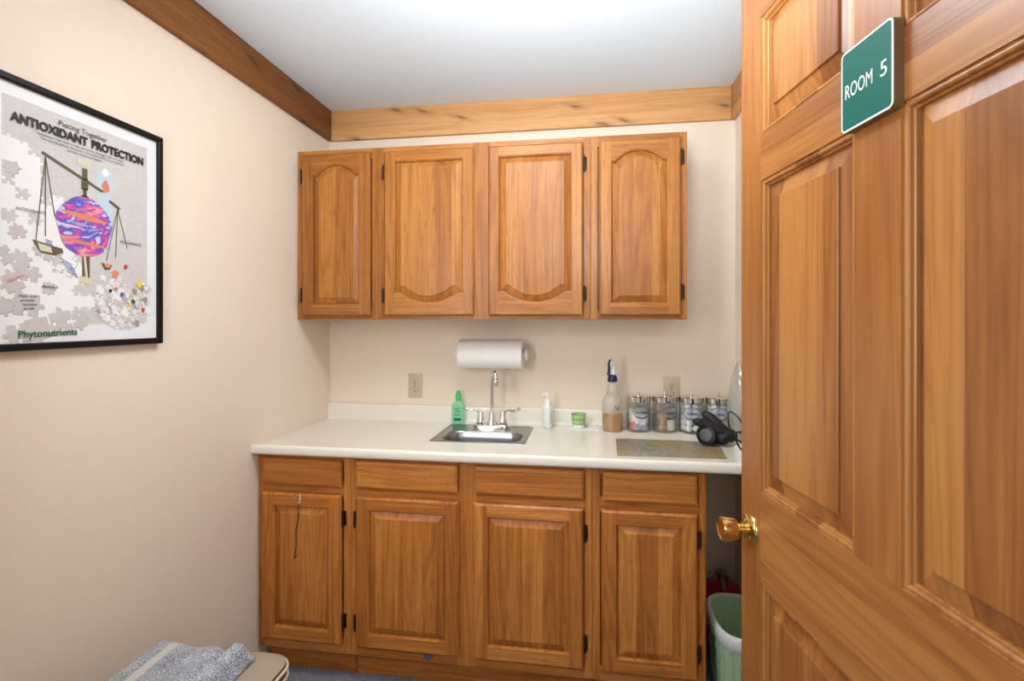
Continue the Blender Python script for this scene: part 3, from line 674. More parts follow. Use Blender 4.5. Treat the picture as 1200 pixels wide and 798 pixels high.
def fill_cotton(cx, cy, which, n1=7, top=0.118):
    lv = 0
    zz = 0.022
    while zz < top:
        m = n1 if lv % 2 == 0 else n1-1
        for k in range(m):
            a = 2*pi*k/max(1, m-1)+lv*0.5; rr = 0.031 if k < m-1 else 0.0
            bm = bmesh.new(); bmesh.ops.create_icosphere(bm, subdivisions=2, radius=0.0145)
            cc = Vector((cx+rr*cos(a), cy+rr*sin(a), z+zz))
            mb = MB(); mb.add([tuple(cc+v.co*(1+0.16*noise.noise(v.co*90+cc*30))) for v in bm.verts], [[v.index for v in f.verts] for f in bm.faces]); bm.free()
            o = part('cotton_ball', mb, M['cotton'], None, loc=tuple(cc), smooth=80)
            tag(o, 'white cotton ball in the %s' % which, 'cotton ball', 'cotton balls in the %s' % which)
        zz += 0.0235; lv += 1
JY = 2.350
jar(0.221, JY, 'Bandages', 'glass jar of colourful bandage strips next to the spray bottle', 0.18, fill_band)
jar(0.334, JY, 'Applicators', 'glass jar of wooden applicators with see-through oval label', 0.40, fill_appl)
jar(0.447, JY, 'Cotton', 'glass jar of white cotton between applicators jar and end jar', -0.12, lambda a, b: fill_cotton(a, b, 'third glass jar from the left'))
jar(0.560, JY, 'Cotton', 'rightmost glass jar of cotton partly behind the black device', -0.10, lambda a, b: fill_cotton(a, b, 'rightmost glass jar'))
# stone-look mat
mb = MB(); a = [(0.112, 2.172), (0.520, 2.164), (0.486, 1.915), (0.104, 1.905)]
mb.loft([[(x, y, CT+0.0006) for x, y in a], [(x, y, CT+0.0032) for x, y in a]], 0, True, True, True)
o = part('counter_mat', mb, M['stone'], None, loc=(0.31, 2.04, CT)); tag(o, 'stone-patterned rectangular mat lying on the countertop before the jars', 'mat')

# black corded device
c = thing('corded_device', 'black corded handheld device with two prongs and grey dial on the mat', 'device', (0.50, 2.13, CT))
dc = Vector((0.455, 2.095, 0.9485)); nd = Vector((-0.62, -0.76, 0.12)).normalized()
mb = MB(); mb.lathe([(0.020, -0.085), (0.030, -0.075), (0.034, -0.050), (0.038, -0.012), (0.039, 0.0), (0.038, 0.006), (0.029, 0.007), (0.027, 0.001), (0.0, 0.001)], dc, nd, 32)
part('housing', mb, M['black'], c)
mb = MB(); mb.lathe([(0.026, 0.0015), (0.026, 0.004), (0.022, 0.0055), (0.0, 0.006)], dc, nd, 28); part('dial', mb, M['silverdial'], c, 'round grey dial')
hub = Vector((0.545, 2.115, 0.945))
for p0, r0 in (((0.420, 2.105, 0.998), 0.0145), ((0.463, 2.150, 1.022), 0.0155)):
    p0 = Vector(p0); pts = spline([p0, p0.lerp(hub, 0.35)+Vector((0, 0, 0.004)), p0.lerp(hub, 0.75), hub], 6); mm = len(pts)
    mb = MB(); d0 = (p0-pts[1]).normalized()
    mb.tube([p0+d0*0.012, p0+d0*0.009]+pts, [0.004, 0.009]+[r0*(1+0.35*sin(pi*i/mm)) for i in range(mm)], 16); part('prong', mb, M['blacksoft'], c)
mb = MB(); mb.lathe([(0.010, -0.03), (0.022, -0.022), (0.027, -0.004), (0.026, 0.012), (0.016, 0.028), (0.0, 0.032)], hub, (0.9, 0.1, -0.15), 20)
mb.tube([dc-nd*0.05, hub+Vector((-0.02, -0.01, -0.012)), hub], [0.030, 0.026, 0.022], 18)
part('hub', mb, M['blacksoft'], c)
cr = spline([hub, (0.556, 2.08, 0.942), (0.548, 2.03, 0.950), (0.545, 1.96, 0.932), (0.566, 1.90, 0.916), (0.605, 1.89, 0.912), (0.632, 1.95, 0.912), (0.625, 2.06, 0.950), (0.585, 2.10, 0.962), (0.553, 2.07, 0.960), (0.550, 1.99, 0.952), (0.585, 1.93, 0.945), (0.625, 1.91, 0.918)], 8)
mb = MB(); mb.tube(cr, 0.0034, 10)
cr2 = spline([hub, (0.548, 2.125, 0.985), (0.546, 2.13, 1.015), (0.556, 2.135, 1.035), (0.585, 2.12, 1.01), (0.615, 2.07, 0.95), (0.632, 2.02, 0.925)], 8); mb.tube(cr2, 0.003, 10)
part('cord', mb, M['black'], c)
# white adapter block
mb = MB(); mb.loft([rrect(0.592, 1.995, 0.048, 0.055, 0.022, CT+0.0005), rrect(0.592, 1.995, 0.050, 0.057, 0.024, CT+0.006), rrect(0.592, 1.995, 0.050, 0.057, 0.024, CT+0.018), rrect(0.592, 1.995, 0.044, 0.051, 0.02, CT+0.024)], 0, True, True, True)
o = part('plastic_case', mb, M['white'], None, loc=(0.592, 1.995, CT)); tag(o, 'white rounded plastic case under the black cord loops by the door', 'case')
# clear bag
bm = bmesh.new(); bmesh.ops.create_icosphere(bm, subdivisions=5, radius=1.0); mb = MB(); vs = []
for v in bm.verts:
    p = v.co; q = 1+0.10*noise.noise(p*2.3)+0.035*noise.noise(p*7)
    zz = p.z; taper = 1-0.35*max(0, zz)
    x_ = 0.6125+p.x*0.0395*min(q, 1.06)*taper; y_ = 2.225+p.y*0.075*q*taper; z_ = CT+0.158+zz*0.157*(1 if zz < 0 else q*1.05)
    if z_ < CT+0.001: z_ = CT+0.001
    vs.append((x_, y_, z_))
mb.add(vs, [[v.index for v in f.verts] for f in bm.faces]); bm.free()
o = part('plastic_bag', mb, M['clearbag'], None, loc=(0.6, 2.18, CT), smooth=180); tag(o, 'clear puffed plastic bag at the counter end behind the door edge', 'bag')

# cord hanging from door + scrap on toe rail
c = thing('hanging_string', 'thin dark string hanging from white hook on left base door', 'string', (-1.112, BF-0.021, 0.715))
mb = MB(); mb.tube(spline([(-1.108, 1.8455, 0.722), (-1.108, 1.8435, 0.712), (-1.107, 1.8435, 0.698), (-1.112, 1.8445, 0.686)], 5), 0.0018, 8); part('hook', mb, M['white'], c)
mb = MB(); mb.tube(spline([(-1.112, 1.8445, 0.687), (-1.117, 1.8440, 0.655), (-1.113, 1.8440, 0.640), (-1.124, 1.8445, 0.58), (-1.124, 1.8445, 0.52), (-1.131, 1.8445, 0.475), (-1.120, 1.8445, 0.485)], 6), 0.0016, 8)
mb.lathe([(0.0, -0.005), (0.0035, 0), (0.0, 0.005)], (-1.115, 1.843, 0.648), (0,0,1), 8); mb.lathe([(0.0, -0.005), (0.0035, 0), (0.0, 0.005)], (-1.131, 1.843, 0.475), (0,0,1), 8)
part('string', mb, M['black'], c)
mb = MB(); pts = []
for i in range(16):
    a = 2*pi*i/16; r = (0.021 if i % 2 == 0 else 0.012)*(1+0.3*sin(i*2.1)); pts.append((-0.600+r*1.1*cos(a), 0.127+r*0.7*sin(a)))
mb.loft([[(x, BF-0.0003, zz) for x, zz in pts], [(x, BF-0.003, zz) for x, zz in pts]], 0, True, True, True)
o = part('fabric_scrap', mb, M['blueish'], None, loc=(-0.6, BF, 0.127)); tag(o, 'small slate-blue ragged scrap stuck below the second base door', 'scrap')

# ---------------------------------------------------------------- trash bin, liner, extinguisher
c = (0.548, 1.975)
bin_ = thing('trash_bin', 'small grey plastic bin under the counter end, lined with green bag', 'trash bin', (c[0], c[1], 0))
mb = MB(); mb.loft([superl(c[0], c[1], a, b, h, 3.2, 56) for a, b, h in ((0.072, 0.105, 0.002), (0.076, 0.11, 0.006), (0.096, 0.150, 0.308), (0.093, 0.147, 0.308), (0.074, 0.107, 0.010))], 0, True, True, True)
part('bucket', mb, M['greybin'], bin_)
mb = MB(); N = 160
def lin(hx, hy, zz, amp, ph, f1=26):
    o = []
    for i, p in enumerate(superl(c[0], c[1], hx, hy, zz, 3.0, N)):
        a = 2*pi*i/N; k = amp*(0.55*noise.noise(Vector((cos(a)*f1*0.22, sin(a)*f1*0.22, ph*0.55)))+0.45*sin(f1*a+2.5*noise.noise(Vector((a, ph, 3)))))
        o.append((p[0]+k*cos(a), p[1]+k*sin(a), p[2]+amp*0.4*noise.noise(Vector((cos(a)*3, sin(a)*3, zz*20)))))
    return o
lo = []
for zz, dx in ((0.035, 0.004), (0.07, 0.012), (0.11, 0.010), (0.15, 0.008), (0.18, 0.011), (0.21, 0.006), (0.24, 0.010), (0.262, 0.005)):
    k = (zz/0.308); lo.append(lin(0.072+0.024*k+dx, 0.105+0.045*k+dx*0.9, zz, 0.0065, zz*14, 23))
mb.loft(lo, 0)
mb.loft([lo[-1], lin(0.103, 0.156, 0.268, 0.002, 9), lin(0.107, 0.160, 0.29, 0.0015, 9.4), lin(0.106, 0.159, 0.312, 0.0012, 9.7), lin(0.097, 0.150, 0.321, 0.001, 10), lin(0.089, 0.143, 0.312, 0.0012, 10.3)], 1)
mb.loft([lin(0.089, 0.143, 0.312, 0.0012, 10.3), lin(0.085, 0.138, 0.28, 0.003, 11, 18), lin(0.080, 0.128, 0.20, 0.005, 12, 18), lin(0.074, 0.118, 0.12, 0.006, 13, 18), lin(0.060, 0.095, 0.05, 0.004, 14, 18)], 0, True, False, True)
part('liner', mb, [M['liner'], M['linerrim']], bin_, 'pale green translucent liner folded over the rim', smooth=180)
e = (0.560, 2.285)
t_ = thing('fire_extinguisher', 'red extinguisher with silver valve standing behind the lined bin', 'extinguisher', (e[0], e[1], 0))
revolve('cylinder', [(0.070, 0.001), (0.078, 0.008), (0.080, 0.02), (0.080, 0.235), (0.072, 0.262), (0.050, 0.283), (0.022, 0.292), (0.018, 0.297)], e[0], e[1], 0, M['red'], t_)
mb = MB(); mb.lathe([(0.020, 0.296), (0.020, 0.312), (0.014, 0.316), (0.014, 0.335), (0.0, 0.336)], (e[0], e[1], 0))
mb.tube([(e[0]-0.004, e[1], 0.325), (e[0]-0.035, e[1]-0.02, 0.330), (e[0]-0.075, e[1]-0.03, 0.310)], [0.010, 0.008, 0.007], 10)
mb.lathe([(0.016, 0), (0.017, 0.003), (0.015, 0.010), (0.0, 0.011)], (e[0]+0.006, e[1]-0.014, 0.322), (0.1, -1, 0.1), 20)
part('valve', mb, M['steel'], t_)
mb = MB(); mb.tube(spline([(e[0]-0.02, e[1]-0.01, 0.338), (e[0]-0.02, e[1]-0.055, 0.352), (e[0]+0.02, e[1]-0.09, 0.350)], 5), 0.006, 10)
mb.tube(spline([(e[0], e[1]-0.01, 0.322), (e[0]-0.01, e[1]-0.055, 0.315), (e[0]-0.012, e[1]-0.09, 0.290)], 5), 0.009, 10)
part('handle', mb, M['hose'], t_)
mb = MB(); mb.tube(spline([(e[0]-0.07, e[1]-0.03, 0.312), (e[0]-0.092, e[1]-0.06, 0.27), (e[0]-0.10, e[1]-0.075, 0.20), (e[0]-0.088, e[1]-0.06, 0.14), (e[0]-0.094, e[1]-0.05, 0.08)], 6), 0.007, 10)
part('hose', mb, M['blacksoft'], t_)

# ---------------------------------------------------------------- bench and towel
bx0, bx1, by0, by1, bt = -1.175, -0.785, 0.62, 1.285, 0.50
bcx, bcy, bhx, bhy = (bx0+bx1)/2, (by0+by1)/2, (bx1-bx0)/2, (by1-by0)/2
t_ = thing('padded_bench', 'taupe vinyl padded bench with pale piping by the left wall', 'bench', (bcx, bcy, 0))
mb = MB(); R_ = 0.055
mb.loft([rrect(bcx, bcy, bhx-0.03, bhy-0.03, R_-0.03, bt-0.001, 10), rrect(bcx, bcy, bhx-0.012, bhy-0.012, R_-0.012, bt-0.002, 10), rrect(bcx, bcy, bhx-0.003, bhy-0.003, R_-0.003, bt-0.008, 10)], 0, True, True, False)
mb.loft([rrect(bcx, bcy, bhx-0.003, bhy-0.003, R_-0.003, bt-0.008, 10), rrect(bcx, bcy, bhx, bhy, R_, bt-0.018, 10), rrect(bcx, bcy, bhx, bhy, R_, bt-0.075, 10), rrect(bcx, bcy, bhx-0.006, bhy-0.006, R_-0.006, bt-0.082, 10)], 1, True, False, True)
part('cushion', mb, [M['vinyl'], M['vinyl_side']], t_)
for dz in (0.018, 0.040):
    mb = MB(); mb.tube(rrect(bcx, bcy, bhx+0.0005, bhy+0.0005, R_, bt-dz, 10), 0.0042, 8, closed=True); part('piping', mb, M['piping'], t_, 'pale piping')
part('base_board', MB().box(bx0+0.02, bx1-0.02, by0+0.02, by1-0.02, bt-0.10, bt-0.0815, bev=0.003), M['vinyl_side'], t_)
for x in (bx0+0.05, bx1-0.05):
    for y in (by0+0.05, by1-0.05):
        part('leg', MB().box(x-0.02, x+0.02, y-0.02, y+0.02, 0.001, bt-0.1005, bev=0.003), M['bronze'], t_)
# towel
NX, NY = 110, 150; tx0, tx1, ty0, ty1 = -1.168, -0.872, 0.66, 1.262
mb = MB(); vs = []; stripe = []
def towel_h(u, v):
    x = tx0+(tx1-tx0)*u; y = ty0+(ty1-ty0)*v
    h = 0.014+0.003*noise.noise(Vector((x*14, y*9, 0)))+0.0012*noise.noise(Vector((x*60, y*60, 4)))
    # rolled fold down the right side, and a low ridge
    h += 0.044*math.exp(-((u-0.87)/0.085)**4)*(0.85+0.2*sin(y*9))
    h += 0.010*math.exp(-((u-0.60-0.2*(1-v))/0.10)**2)
    e_ = min(u, 1-u, v, 1-v)
    h *= min(1, (e_/0.025))**0.45 if e_ > 0 else 0
    return h
for j in range(NY+1):
    for i in range(NX+1):
        u, v = i/NX, j/NY; wob = 0.006*noise.noise(Vector((v*5, 0, 7))); wy = 0.008*noise.noise(Vector((u*4, 3, 1)))
        skew = -0.045*(1-u)**2*0-0.020*(u > 0)*0
        x = tx0+(tx1-tx0)*u+wob; y = ty0+(ty1-ty0)*v+wy-0.022*u
        vs.append((x, y, bt+0.0045+towel_h(u, v))); stripe.append(1.0 if 0.15 < u < 0.235 else 0.0)
fs = [(j*(NX+1)+i, j*(NX+1)+i+1, (j+1)*(NX+1)+i+1, (j+1)*(NX+1)+i) for j in range(NY) for i in range(NX)]
mb.add(vs, fs); b = len(mb.v)
mb.v += [(x, y, bt+0.0012) for x, y, _ in vs]; stripe += [0.0]*len(vs)
mb.f += [tuple(b+q for q in reversed(f)) for f in fs]; mb.m += [0]*len(fs)
rim = [i for i in range(NX+1)]+[j*(NX+1)+NX for j in range(1, NY+1)]+[NY*(NX+1)+i for i in range(NX-1, -1, -1)]+[j*(NX+1) for j in range(NY-1, 0, -1)]
for k in range(len(rim)):
    a, b2 = rim[k], rim[(k+1) % len(rim)]; mb.f.append((b2, a, b+a, b+b2)); mb.m.append(0)
o = part('towel', mb, M['towel'], None, loc=(-1.02, 0.96, bt), smooth=180, fix=False)
at = o.data.attributes.new('stripe', 'FLOAT', 'POINT')
for i, v_ in enumerate(stripe): at.data[i].value = v_
tag(o, 'heather grey towel with pale stripe lying on the padded bench', 'towel')

# ================================================================ POSTER
FX = L+0.0215
po = thing('framed_poster', 'black framed antioxidant protection poster on the left wall', 'poster', (L, 1.145, 1.64))
py0, py1, pz0, pz1, fw = 0.912, 1.384, 1.328, 1.952, 0.017
mb = MB()
def frect(d, x): return [(x, py0+d, pz0+d), (x, py1-d, pz0+d), (x, py1-d, pz1-d), (x, py0+d, pz1-d)]
mb.loft([frect(0.002, L+0.0005), frect(0, L+0.002), frect(0, FX-0.003), frect(0.002, FX), frect(fw-0.003, FX), frect(fw, FX-0.002), frect(fw, FX-0.010)], 0, True, True, False)
part('frame', mb, M['frameblk'], po, smooth=20)
PX = FX-0.0095
part('mat_board', MB().box(PX-0.003, PX, py0+fw+0.0003, py1-fw-0.0003, pz0+fw+0.0003, pz1-fw-0.0003), PM[13], po)
mb = MB()
lay = [1]
def flat(pts, mi, up=None):
    lay[0] += 1 if up is None else 0
    x = PX+0.0003+0.00005*(lay[0] if up is None else up)
    mb.add([(x, p[0], p[1]) for p in pts], [tuple(range(len(pts)))], mi)
def fx_(lv): return lambda u, v, lv=lv: (PX+0.0003+0.00005*lv, u, v)
def rectp(a, b, c_, d_): return [(a, c_), (b, c_), (b, d_), (a, d_)]
A0, A1, C0, C1 = 0.956, 1.334, 1.389, 1.905
flat(rectp(A0, A1, C0, C1), 0, 0)
def edge(p, q, sgn, k=0.23):
    """jigsaw edge from p to q with a knob to the side sgn (0 = straight)"""
    P, Q = Vector(p), Vector(q); d = Q-P; n_ = Vector((-d.y, d.x))*sgn
    if not sgn: return [tuple(P)]
    out = [tuple(P), tuple(P+d*0.38+n_*0.02), tuple(P+d*0.42+n_*0.06)]
    for i in range(9):
        a = radians(-50-10+ i*(300/8)); out.append(tuple(P+d*(0.5-0.13*sin(radians(-150+ i*37.5+180)) if False else 0.5+0.125*cos(radians(215-i*31.25)))+n_*(0.155+0.11*sin(radians(215-i*31.25)))))
    out += [tuple(P+d*0.58+n_*0.06), tuple(P+d*0.62+n_*0.02)]
    return out
def piece(cx, cz, s, rot, knobs=(1, -1, 1, -1), sk=1.0):
    c4 = [(-s/2, -s/2*sk), (s/2, -s/2*sk), (s/2, s/2*sk), (-s/2, s/2*sk)]; o = []
    for k in range(4): o += edge(c4[k], c4[(k+1) % 4], -knobs[k])
    cr_, sr = cos(rot), sin(rot)
    return [(cx+x*cr_-y*sr, cz+x*sr+y*cr_) for x, y in o]
rg = random.Random(11)
# white field of missing pieces on the left of the print
cell = 0.027
hk, vk = {}, {}
def kn(d, i, j):
    if (i, j) not in d: d[(i, j)] = rg.choice((-1, 1))
    return d[(i, j)]
white = set()
for j in range(0, 19):
    zc = C1-0.013-cell*j
    lim = {0: 0, 1: 0, 2: 0, 3: 2, 4: 3, 5: 3, 6: 3, 7: 5, 8: 6, 9: 5, 10: 5, 11: 6, 12: 6, 13: 7, 14: 7, 15: 6, 16: 8, 17: 6, 18: 7}[j]
    for i in range(-1, lim):
        if (i, j) in ((0, 5), (0, 6), (1, 7), (2, 9), (3, 7), (0, 9), (4, 12), (4, 13), (1, 16)): continue
        white.add((i, j))
for (i, j) in sorted(white):
    x0, x1 = A0+cell*i, A0+cell*(i+1); z1 = C1-0.013-cell*j; z0 = z1-cell; o = []
    if i < 0: x0 = A0-0.02; x1 = A0
    o += edge((x0, z0), (x1, z0), kn(hk, i, j+1)); o += edge((x1, z0), (x1, z1), kn(vk, i+1, j)); o += edge((x1, z1), (x0, z1), -kn(hk, i, j)); o += edge((x0, z1), (x0, z0), -kn(vk, i, j))
    flat(o, 1, 1+(i+j) % 2)
flat(rectp(A0-0.02, A0+0.13, pz0+fw+0.002, C0+0.02), 1, 3)
# grey loose pieces
gpn = [3.0]
def gp(cx, cz, s, rot, kn_=(1, -1, 1, -1), lv=8, mi=2, sk=1.0):
    gpn[0] += 0.7; lv = gpn[0]
    flat([(a+0.0012, b-0.0014) for a, b in piece(cx, cz, s, rot, kn_, sk)], 10, lv); flat(piece(cx, cz, s, rot, kn_, sk), mi, lv+0.35)
gp(0.975, 1.745, 0.026, 0.1, (1, 1, -1, 1)); gp(0.987, 1.60, 0.028, 0.3, (-1, 1, 1, 1)); gp(0.962, 1.545, 0.034, 0.7); gp(0.992, 1.535, 0.036, 0.25, (1, 1, 1, -1)); gp(1.012, 1.508, 0.036, -0.1, (-1, 1, -1, 1))
gp(0.978, 1.485, 0.040, 0.45, (1, -1, 1, 1)); gp(1.055, 1.476, 0.024, 0.7, (1, 1, 1, 1)); gp(1.006, 1.435, 0.052, -0.12, (-1, 1, -1, 1)); gp(0.960, 1.430, 0.030, 0.2, (1, 1, 1, 1))
gp(1.030, 1.378, 0.050, 0.2, (1, 1, 1, -1)); gp(1.085, 1.392, 0.052, 0.2, (-1, -1, 1, -1)); gp(0.990, 1.368, 0.044, 0.2, (-1, 1, -1, 1)); gp(1.130, 1.400, 0.036, 0.2, (1, 1, -1, -1))
gp(1.03, 1.565, 0.020, 0.5); gp(1.052, 1.556, 0.022, 0.2)
# pale blue bands with figure behind the post
flat(rectp(1.180, 1.222, 1.60, 1.80), 11, 2)
flat([(1.203+0.010*cos(2*pi*i/16), 1.796+0.010*sin(2*pi*i/16)) for i in range(16)], 1, 4)
flat([(1.203+0.011*cos(2*pi*i/14)*(1+0.2*sin(3*i)), 1.757+0.017*sin(2*pi*i/14)*(1+0.2*cos(2*i))) for i in range(14)], 12, 4)
# scales
def bar(p, q, w1, mi, lv, w2=None):
    P, Q = Vector(p), Vector(q); n_ = (Q-P).normalized(); n_ = Vector((-n_.y, n_.x)); w2 = w2 or w1
    flat([tuple(P+n_*w1/2), tuple(P-n_*w1/2), tuple(Q-n_*w2/2), tuple(Q+n_*w2/2)], mi, lv)
bar((1.040, 1.799), (1.195, 1.742), 0.0075, 4, 22); bar((1.213, 1.722), (1.245, 1.706), 0.0075, 4, 22)
flat(rectp(1.125, 1.162, 1.797, 1.812), 15, 22)
for a, b, w_ in ((1.79, 1.76, .014), (1.763, 1.735, .018), (1.738, 1.715, .010), (1.72, 1.70, .02)): flat(rectp(1.145-w_/2, 1.145+w_/2, b, a), 4, 23)
flat(rectp(1.138, 1.158, 1.50, 1.58), 4, 22); flat([(1.130, 1.494), (1.166, 1.490), (1.164, 1.508), (1.132, 1.512)], 15, 23); bar((1.143, 1.575), (1.150, 1.508), 0.006, 15, 24)
for q in ((1.026, 1.585), (1.048, 1.600), (1.070, 1.650)): bar((1.048, 1.790), q, 0.0022, 4, 22)
for q in ((1.205, 1.560), (1.232, 1.57), (1.268, 1.60)): bar((1.238, 1.705), q, 0.0020, 4, 22)
flat([(1.018, 1.588), (1.045, 1.583), (1.088, 1.575), (1.090, 1.566), (1.070, 1.556), (1.035, 1.560)], 4, 25); flat([(1.030, 1.582), (1.060, 1.576), (1.064, 1.562), (1.036, 1.564)], 15, 26)
flat([(1.190, 1.552), (1.222, 1.548), (1.214, 1.535), (1.200, 1.533)], 4, 25)
flat([(1.197, 1.5515), (1.218, 1.549), (1.212, 1.541), (1.203, 1.541)], 12, 26)
# globe
G0 = (1.146, 1.640)
flat([(G0[0]+(0.073+0.004*sin(5*2*pi*i/48))*cos(2*pi*i/48), G0[1]+0.077*sin(2*pi*i/48)) for i in range(48)], 5, 28)
for zz, hh, mi in ((1.672, 0.010, 12), (1.604, 0.005, 12)):
    flat([(G0[0]-0.062+0.124*i/12, zz-0.010*(i/12)+hh*0.5*sin(pi*i/12)) for i in range(13)]+[(G0[0]+0.062-0.124*i/12, zz-0.010*(1-i/12)-hh*0.8*sin(pi*i/12)-0.003) for i in range(13)], mi, 29)
# blue note piece
gp(1.098, 1.533, 0.042, -0.45, (-1, -1, 1, -1), 12, 1)
for k in range(5): bar((1.082+0.004*k, 1.552-0.0075*k), (1.112+0.004*k, 1.537-0.0075*k), 0.0022, 7, 26)
for k in range(3): bar((1.048, 1.592-0.006*k), (1.064, 1.588-0.006*k), 0.002, 7, 30)
# heap of small pieces lower right
for k in range(190):
    t = rg.random(); cx = 1.175+0.165*rg.random(); zt = 1.535-0.55*abs(cx-1.235)-0.02*rg.random(); zb = 1.375+0.35*max(0, 1.23-cx)
    cz = zb+(zt-zb)*rg.random()
    if cx > 1.30: cz = 1.42+0.09*rg.random()
    flat(piece(cx, cz, rg.uniform(0.010, 0.017), rg.uniform(0, 6), tuple(rg.choice((-1, 1)) for _ in range(4))), rg.choice((8, 8, 1, 2, 8, 10, 1)), 4+k*0.22)
for cx, cz, r, mi in ((1.306, 1.502, .010, 9), (1.250, 1.470, .006, 7), (1.285, 1.452, .006, 6), (1.318, 1.428, .006, 14), (1.230, 1.525, .010, 12), (1.268, 1.438, .005, 9), (1.215, 1.478, .005, 3), (1.262, 1.548, .006, 14)):
    flat([(cx+r*cos(2*pi*i/9)*(1+.25*sin(2.3*i)), cz+r*1.1*sin(2*pi*i/9)) for i in range(9)], mi, 50)
# lettering
def tx(s, y0, y1, z_, h, mi=3, bold=0.0, rise=0.0, lv=52):
    f = lambda u, v: (PX+0.0003+0.00005*lv, y0+u-v*rise*0.5, z_+v+u*rise)
    text(mb, s, y1-y0, h, f, bold, mi)
tx('Piecing Together', 1.078, 1.206, 1.877, 0.014)
tx('ANTIOXIDANT', 0.971, 1.152, 1.850, 0.021, bold=0.045); tx('PROTECTION', 1.162, 1.319, 1.850, 0.021, bold=0.045)
tx('Imbalance may lead to cell and tissue damage, loss of health.', 1.030, 1.258, 1.838, 0.0065)
tx('Use all the pieces necessary to create balance, protection', 1.036, 1.256, 1.829, 0.0065)
tx('and the picture of health.', 1.100, 1.192, 1.820, 0.0065)
tx('ANTIOXIDANTS', 0.982, 1.046, 1.650, 0.008); tx('PRO-OXIDANTS', 1.245, 1.312, 1.612, 0.008)
tx('Phytonutrients', 0.988, 1.124, 1.358, 0.017, 6, bold=0.02, rise=0.03)
tx('Healthy Cell', 1.120, 1.172, 1.640, 0.007, 1, lv=52)
tx('flavonoids', 1.040, 1.076, 1.476, 0.0075, bold=0.01); tx('Vitamins', 0.965, 1.000, 1.482, 0.008, 12, rise=0.5)
for k, s_ in enumerate(('Plant foods', 'provide', 'trace elements', 'to cells')): tx(s_, 0.990+0.003*k, 1.028-0.002*(k % 2)*3, 1.452-0.0095*k, 0.0055, bold=0.01)
part('print', mb, PM, po, smooth=20, fix=False)

# ================================================================ DOOR (six panels, open into the room)
DX = 0.556
Rv = Vector((cos(YAW), sin(YAW), 0)); Fv = Vector((-sin(YAW), cos(YAW), 0))
org = Rv*DX+Fv*1.240      # free edge of the leaf
door = bpy.data.objects.new('door_1', None); COL.objects.link(door); door['kind'] = 'structure'; door['label'] = 'open six-panel fir door with brass knob'
door.location = (org.x, org.y, 0); door.rotation_euler = (0, 0, YAW-pi/2)   # local +x = from free edge to hinge, local -y = visible face
TW, DH, DW = 0.040, 2.185, 0.914
# local: x along the leaf, y = depth (0 = visible face plane, +y inside the leaf)
us = [(0.095, 0.408), (0.508, 0.820)]; vs_ = [(0.24, 0.812), (1.016, 1.710), (1.814, 2.075)]
stm = MB(); 
def plate(mb, x0, x1, z0, z1, mi, yf=0.0, yb=TW): mb.add([(x0, yf, z0), (x1, yf, z0), (x1, yf, z1), (x0, yf, z1)], [(0,1,2,3)], mi); mb.add([(x0, yb, z0), (x1, yb, z0), (x1, yb, z1), (x0, yb, z1)], [(3,2,1,0)], mi)
zlo = 0.012
plate(stm, 0, us[0][0], zlo, DH, 0); plate(stm, us[1][1], DW, zlo, DH, 0)
for a, b in ((zlo, vs_[0][0]), (vs_[0][1], vs_[1][0]), (vs_[1][1], vs_[2][0]), (vs_[2][1], DH)): plate(stm, us[0][0], us[1][1], a, b, 1)
for a, b in vs_: plate(stm, us[0][1], us[1][0], a, b, 0)
stm.add([(0, 0, zlo), (0, TW, zlo), (0, TW, DH), (0, 0, DH)], [(0,1,2,3)], 0); stm.add([(DW, 0, zlo), (DW, TW, zlo), (DW, TW, DH), (DW, 0, DH)], [(3,2,1,0)], 0)
stm.add([(0, 0, DH), (DW, 0, DH), (DW, TW, DH), (0, TW, DH)], [(0,1,2,3)], 1); stm.add([(0, 0, zlo), (DW, 0, zlo), (DW, TW, zlo), (0, TW, zlo)], [(3,2,1,0)], 1)
for a, b in us:
    for c0, c1 in vs_:
        for sg, y0 in ((1, 0.0), (-1, TW)):
            r = lambda d, y: [(a+d, y0+sg*y, c0+d), (b-d, y0+sg*y, c0+d), (b-d, y0+sg*y, c1-d), (a+d, y0+sg*y, c1-d)]
            # stepped sticking: fillet, quirk, ovolo, quirk
            stm.loft([r(0, 0), r(0.0006, 0.0040), r(0.0030, 0.0044), r(0.0036, 0.0030), r(0.0060, 0.0024), r(0.0085, 0.0032), r(0.0100, 0.0055), r(0.0106, 0.0100), r(0.0125, 0.0104), r(0.0140, 0.0112), r(0.0146, 0.0170)], 2)
leaf = part('door_leaf', stm, [M['fir_s'], M['fir_h'], M['fir_v']], door, local=True, smooth=12, fix=False)
for a, b in us:
    for c0, c1 in vs_:
        pb = MB()
        for sg, y0 in ((1, 0.0), (-1, TW)):
            r = lambda d, y: [(a+d, y0+sg*y, c0+d), (b-d, y0+sg*y, c0+d), (b-d, y0+sg*y, c1-d), (a+d, y0+sg*y, c1-d)]
            pb.loft([r(0.014, 0.0165), r(0.0175, 0.0155), r(0.047, 0.0085), r(0.0475, 0.0045), r(0.0490, 0.0036)], 0, True, False, True)
        part('door_panel', pb, M['fir_v'], leaf, local=True, smooth=12, fix=False)
kz, ku = 0.913, 0.049
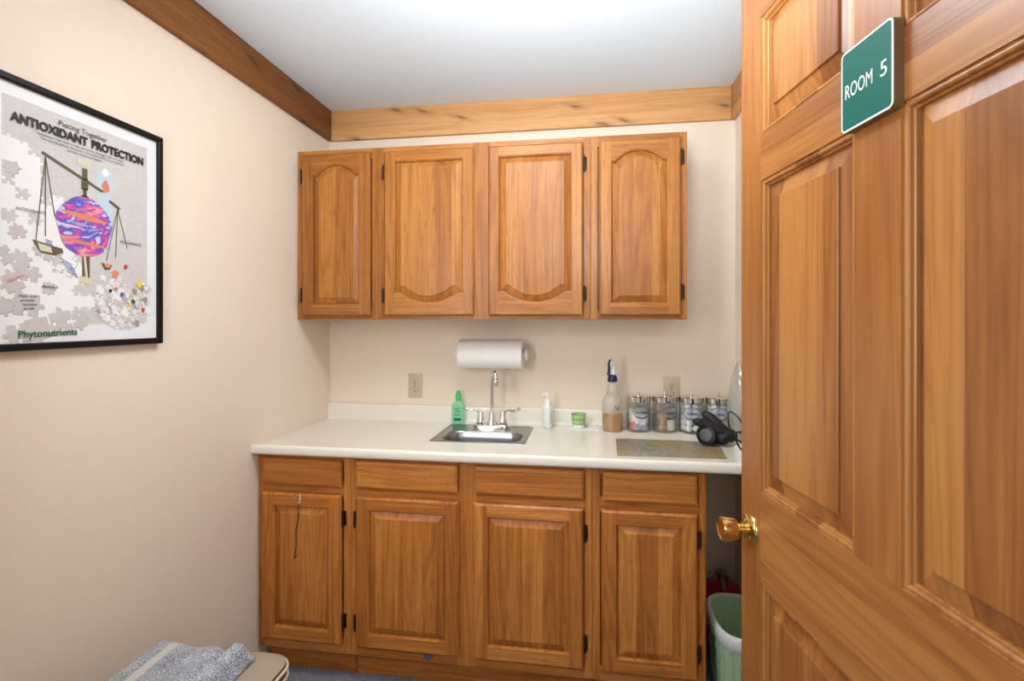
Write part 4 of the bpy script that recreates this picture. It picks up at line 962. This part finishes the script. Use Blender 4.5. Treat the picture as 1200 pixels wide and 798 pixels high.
kb = MB(); kb.lathe([(0.036, 0.0), (0.036, 0.002), (0.034, 0.006), (0.029, 0.009), (0.024, 0.0095), (0.020, 0.012), (0.015, 0.016)], (ku, 0, kz), (0,-1,0), 40)
part('knob_rose', kb, M['brass'], leaf, 'round brass rose', local=True)
kb = MB(); kb.lathe([(0.0145, 0.013), (0.0135, 0.020), (0.013, 0.027), (0.017, 0.031), (0.0215, 0.034), (0.024, 0.040), (0.0265, 0.052), (0.0275, 0.062), (0.0265, 0.068), (0.0240, 0.0705), (0.021, 0.069), (0.013, 0.0665), (0.0, 0.066)], (ku, 0, kz), (0,-1,0), 40)
part('door_knob', kb, M['brass'], leaf, 'tulip-shaped brass knob', local=True)
part('latch_plate', MB().box(-0.0012, 0.0, 0.006, 0.030, kz-0.028, kz+0.028, bev=0.0004), M['brass'], leaf, local=True)
# sign
sg = thing('room_sign', 'green ROOM 5 sign with ivory border on the open wooden door', 'sign', (org.x, org.y, 0), YAW-pi/2)
su0, su1, sz0, sz1, st = 0.399, 0.5145, 1.702, 1.833, 0.0155
def rr2(d, y, r=0.010): 
    return [(p[0], y, p[1]) for p in rrect((su0+su1)/2, (sz0+sz1)/2, (su1-su0)/2-d, (sz1-sz0)/2-d, max(0.002, r-d), 0, 8)]
mb = MB(); mb.loft([rr2(0, -0.0003), rr2(0, -st+0.0012), rr2(0.0006, -st+0.0004)], 0, True, True, False); part('backing', mb, M['signside'], sg, local=True)
mb = MB(); mb.loft([rr2(0.0004, -st+0.0006), rr2(0.0008, -st), rr2(0.0036, -st)], 0, True, True, False); part('border', mb, M['ivory'], sg, local=True)
mb = MB(); mb.loft([rr2(0.0036, -st+0.0003), rr2(0.0036, -st-0.0001)], 0, True, False, True); part('face', mb, M['green_sign'], sg, local=True)
mb = MB()
fn = lambda x0: (lambda u, v: (x0+u, -st-0.0004, 1.755+v))
text(mb, 'ROOM', 0.062, 0.0235, fn(0.4105), 0.0); text(mb, '5', 0.0135, 0.0235, fn(0.4890), 0.0)
part('lettering', mb, M['ivory'], sg, local=True, fix=False)
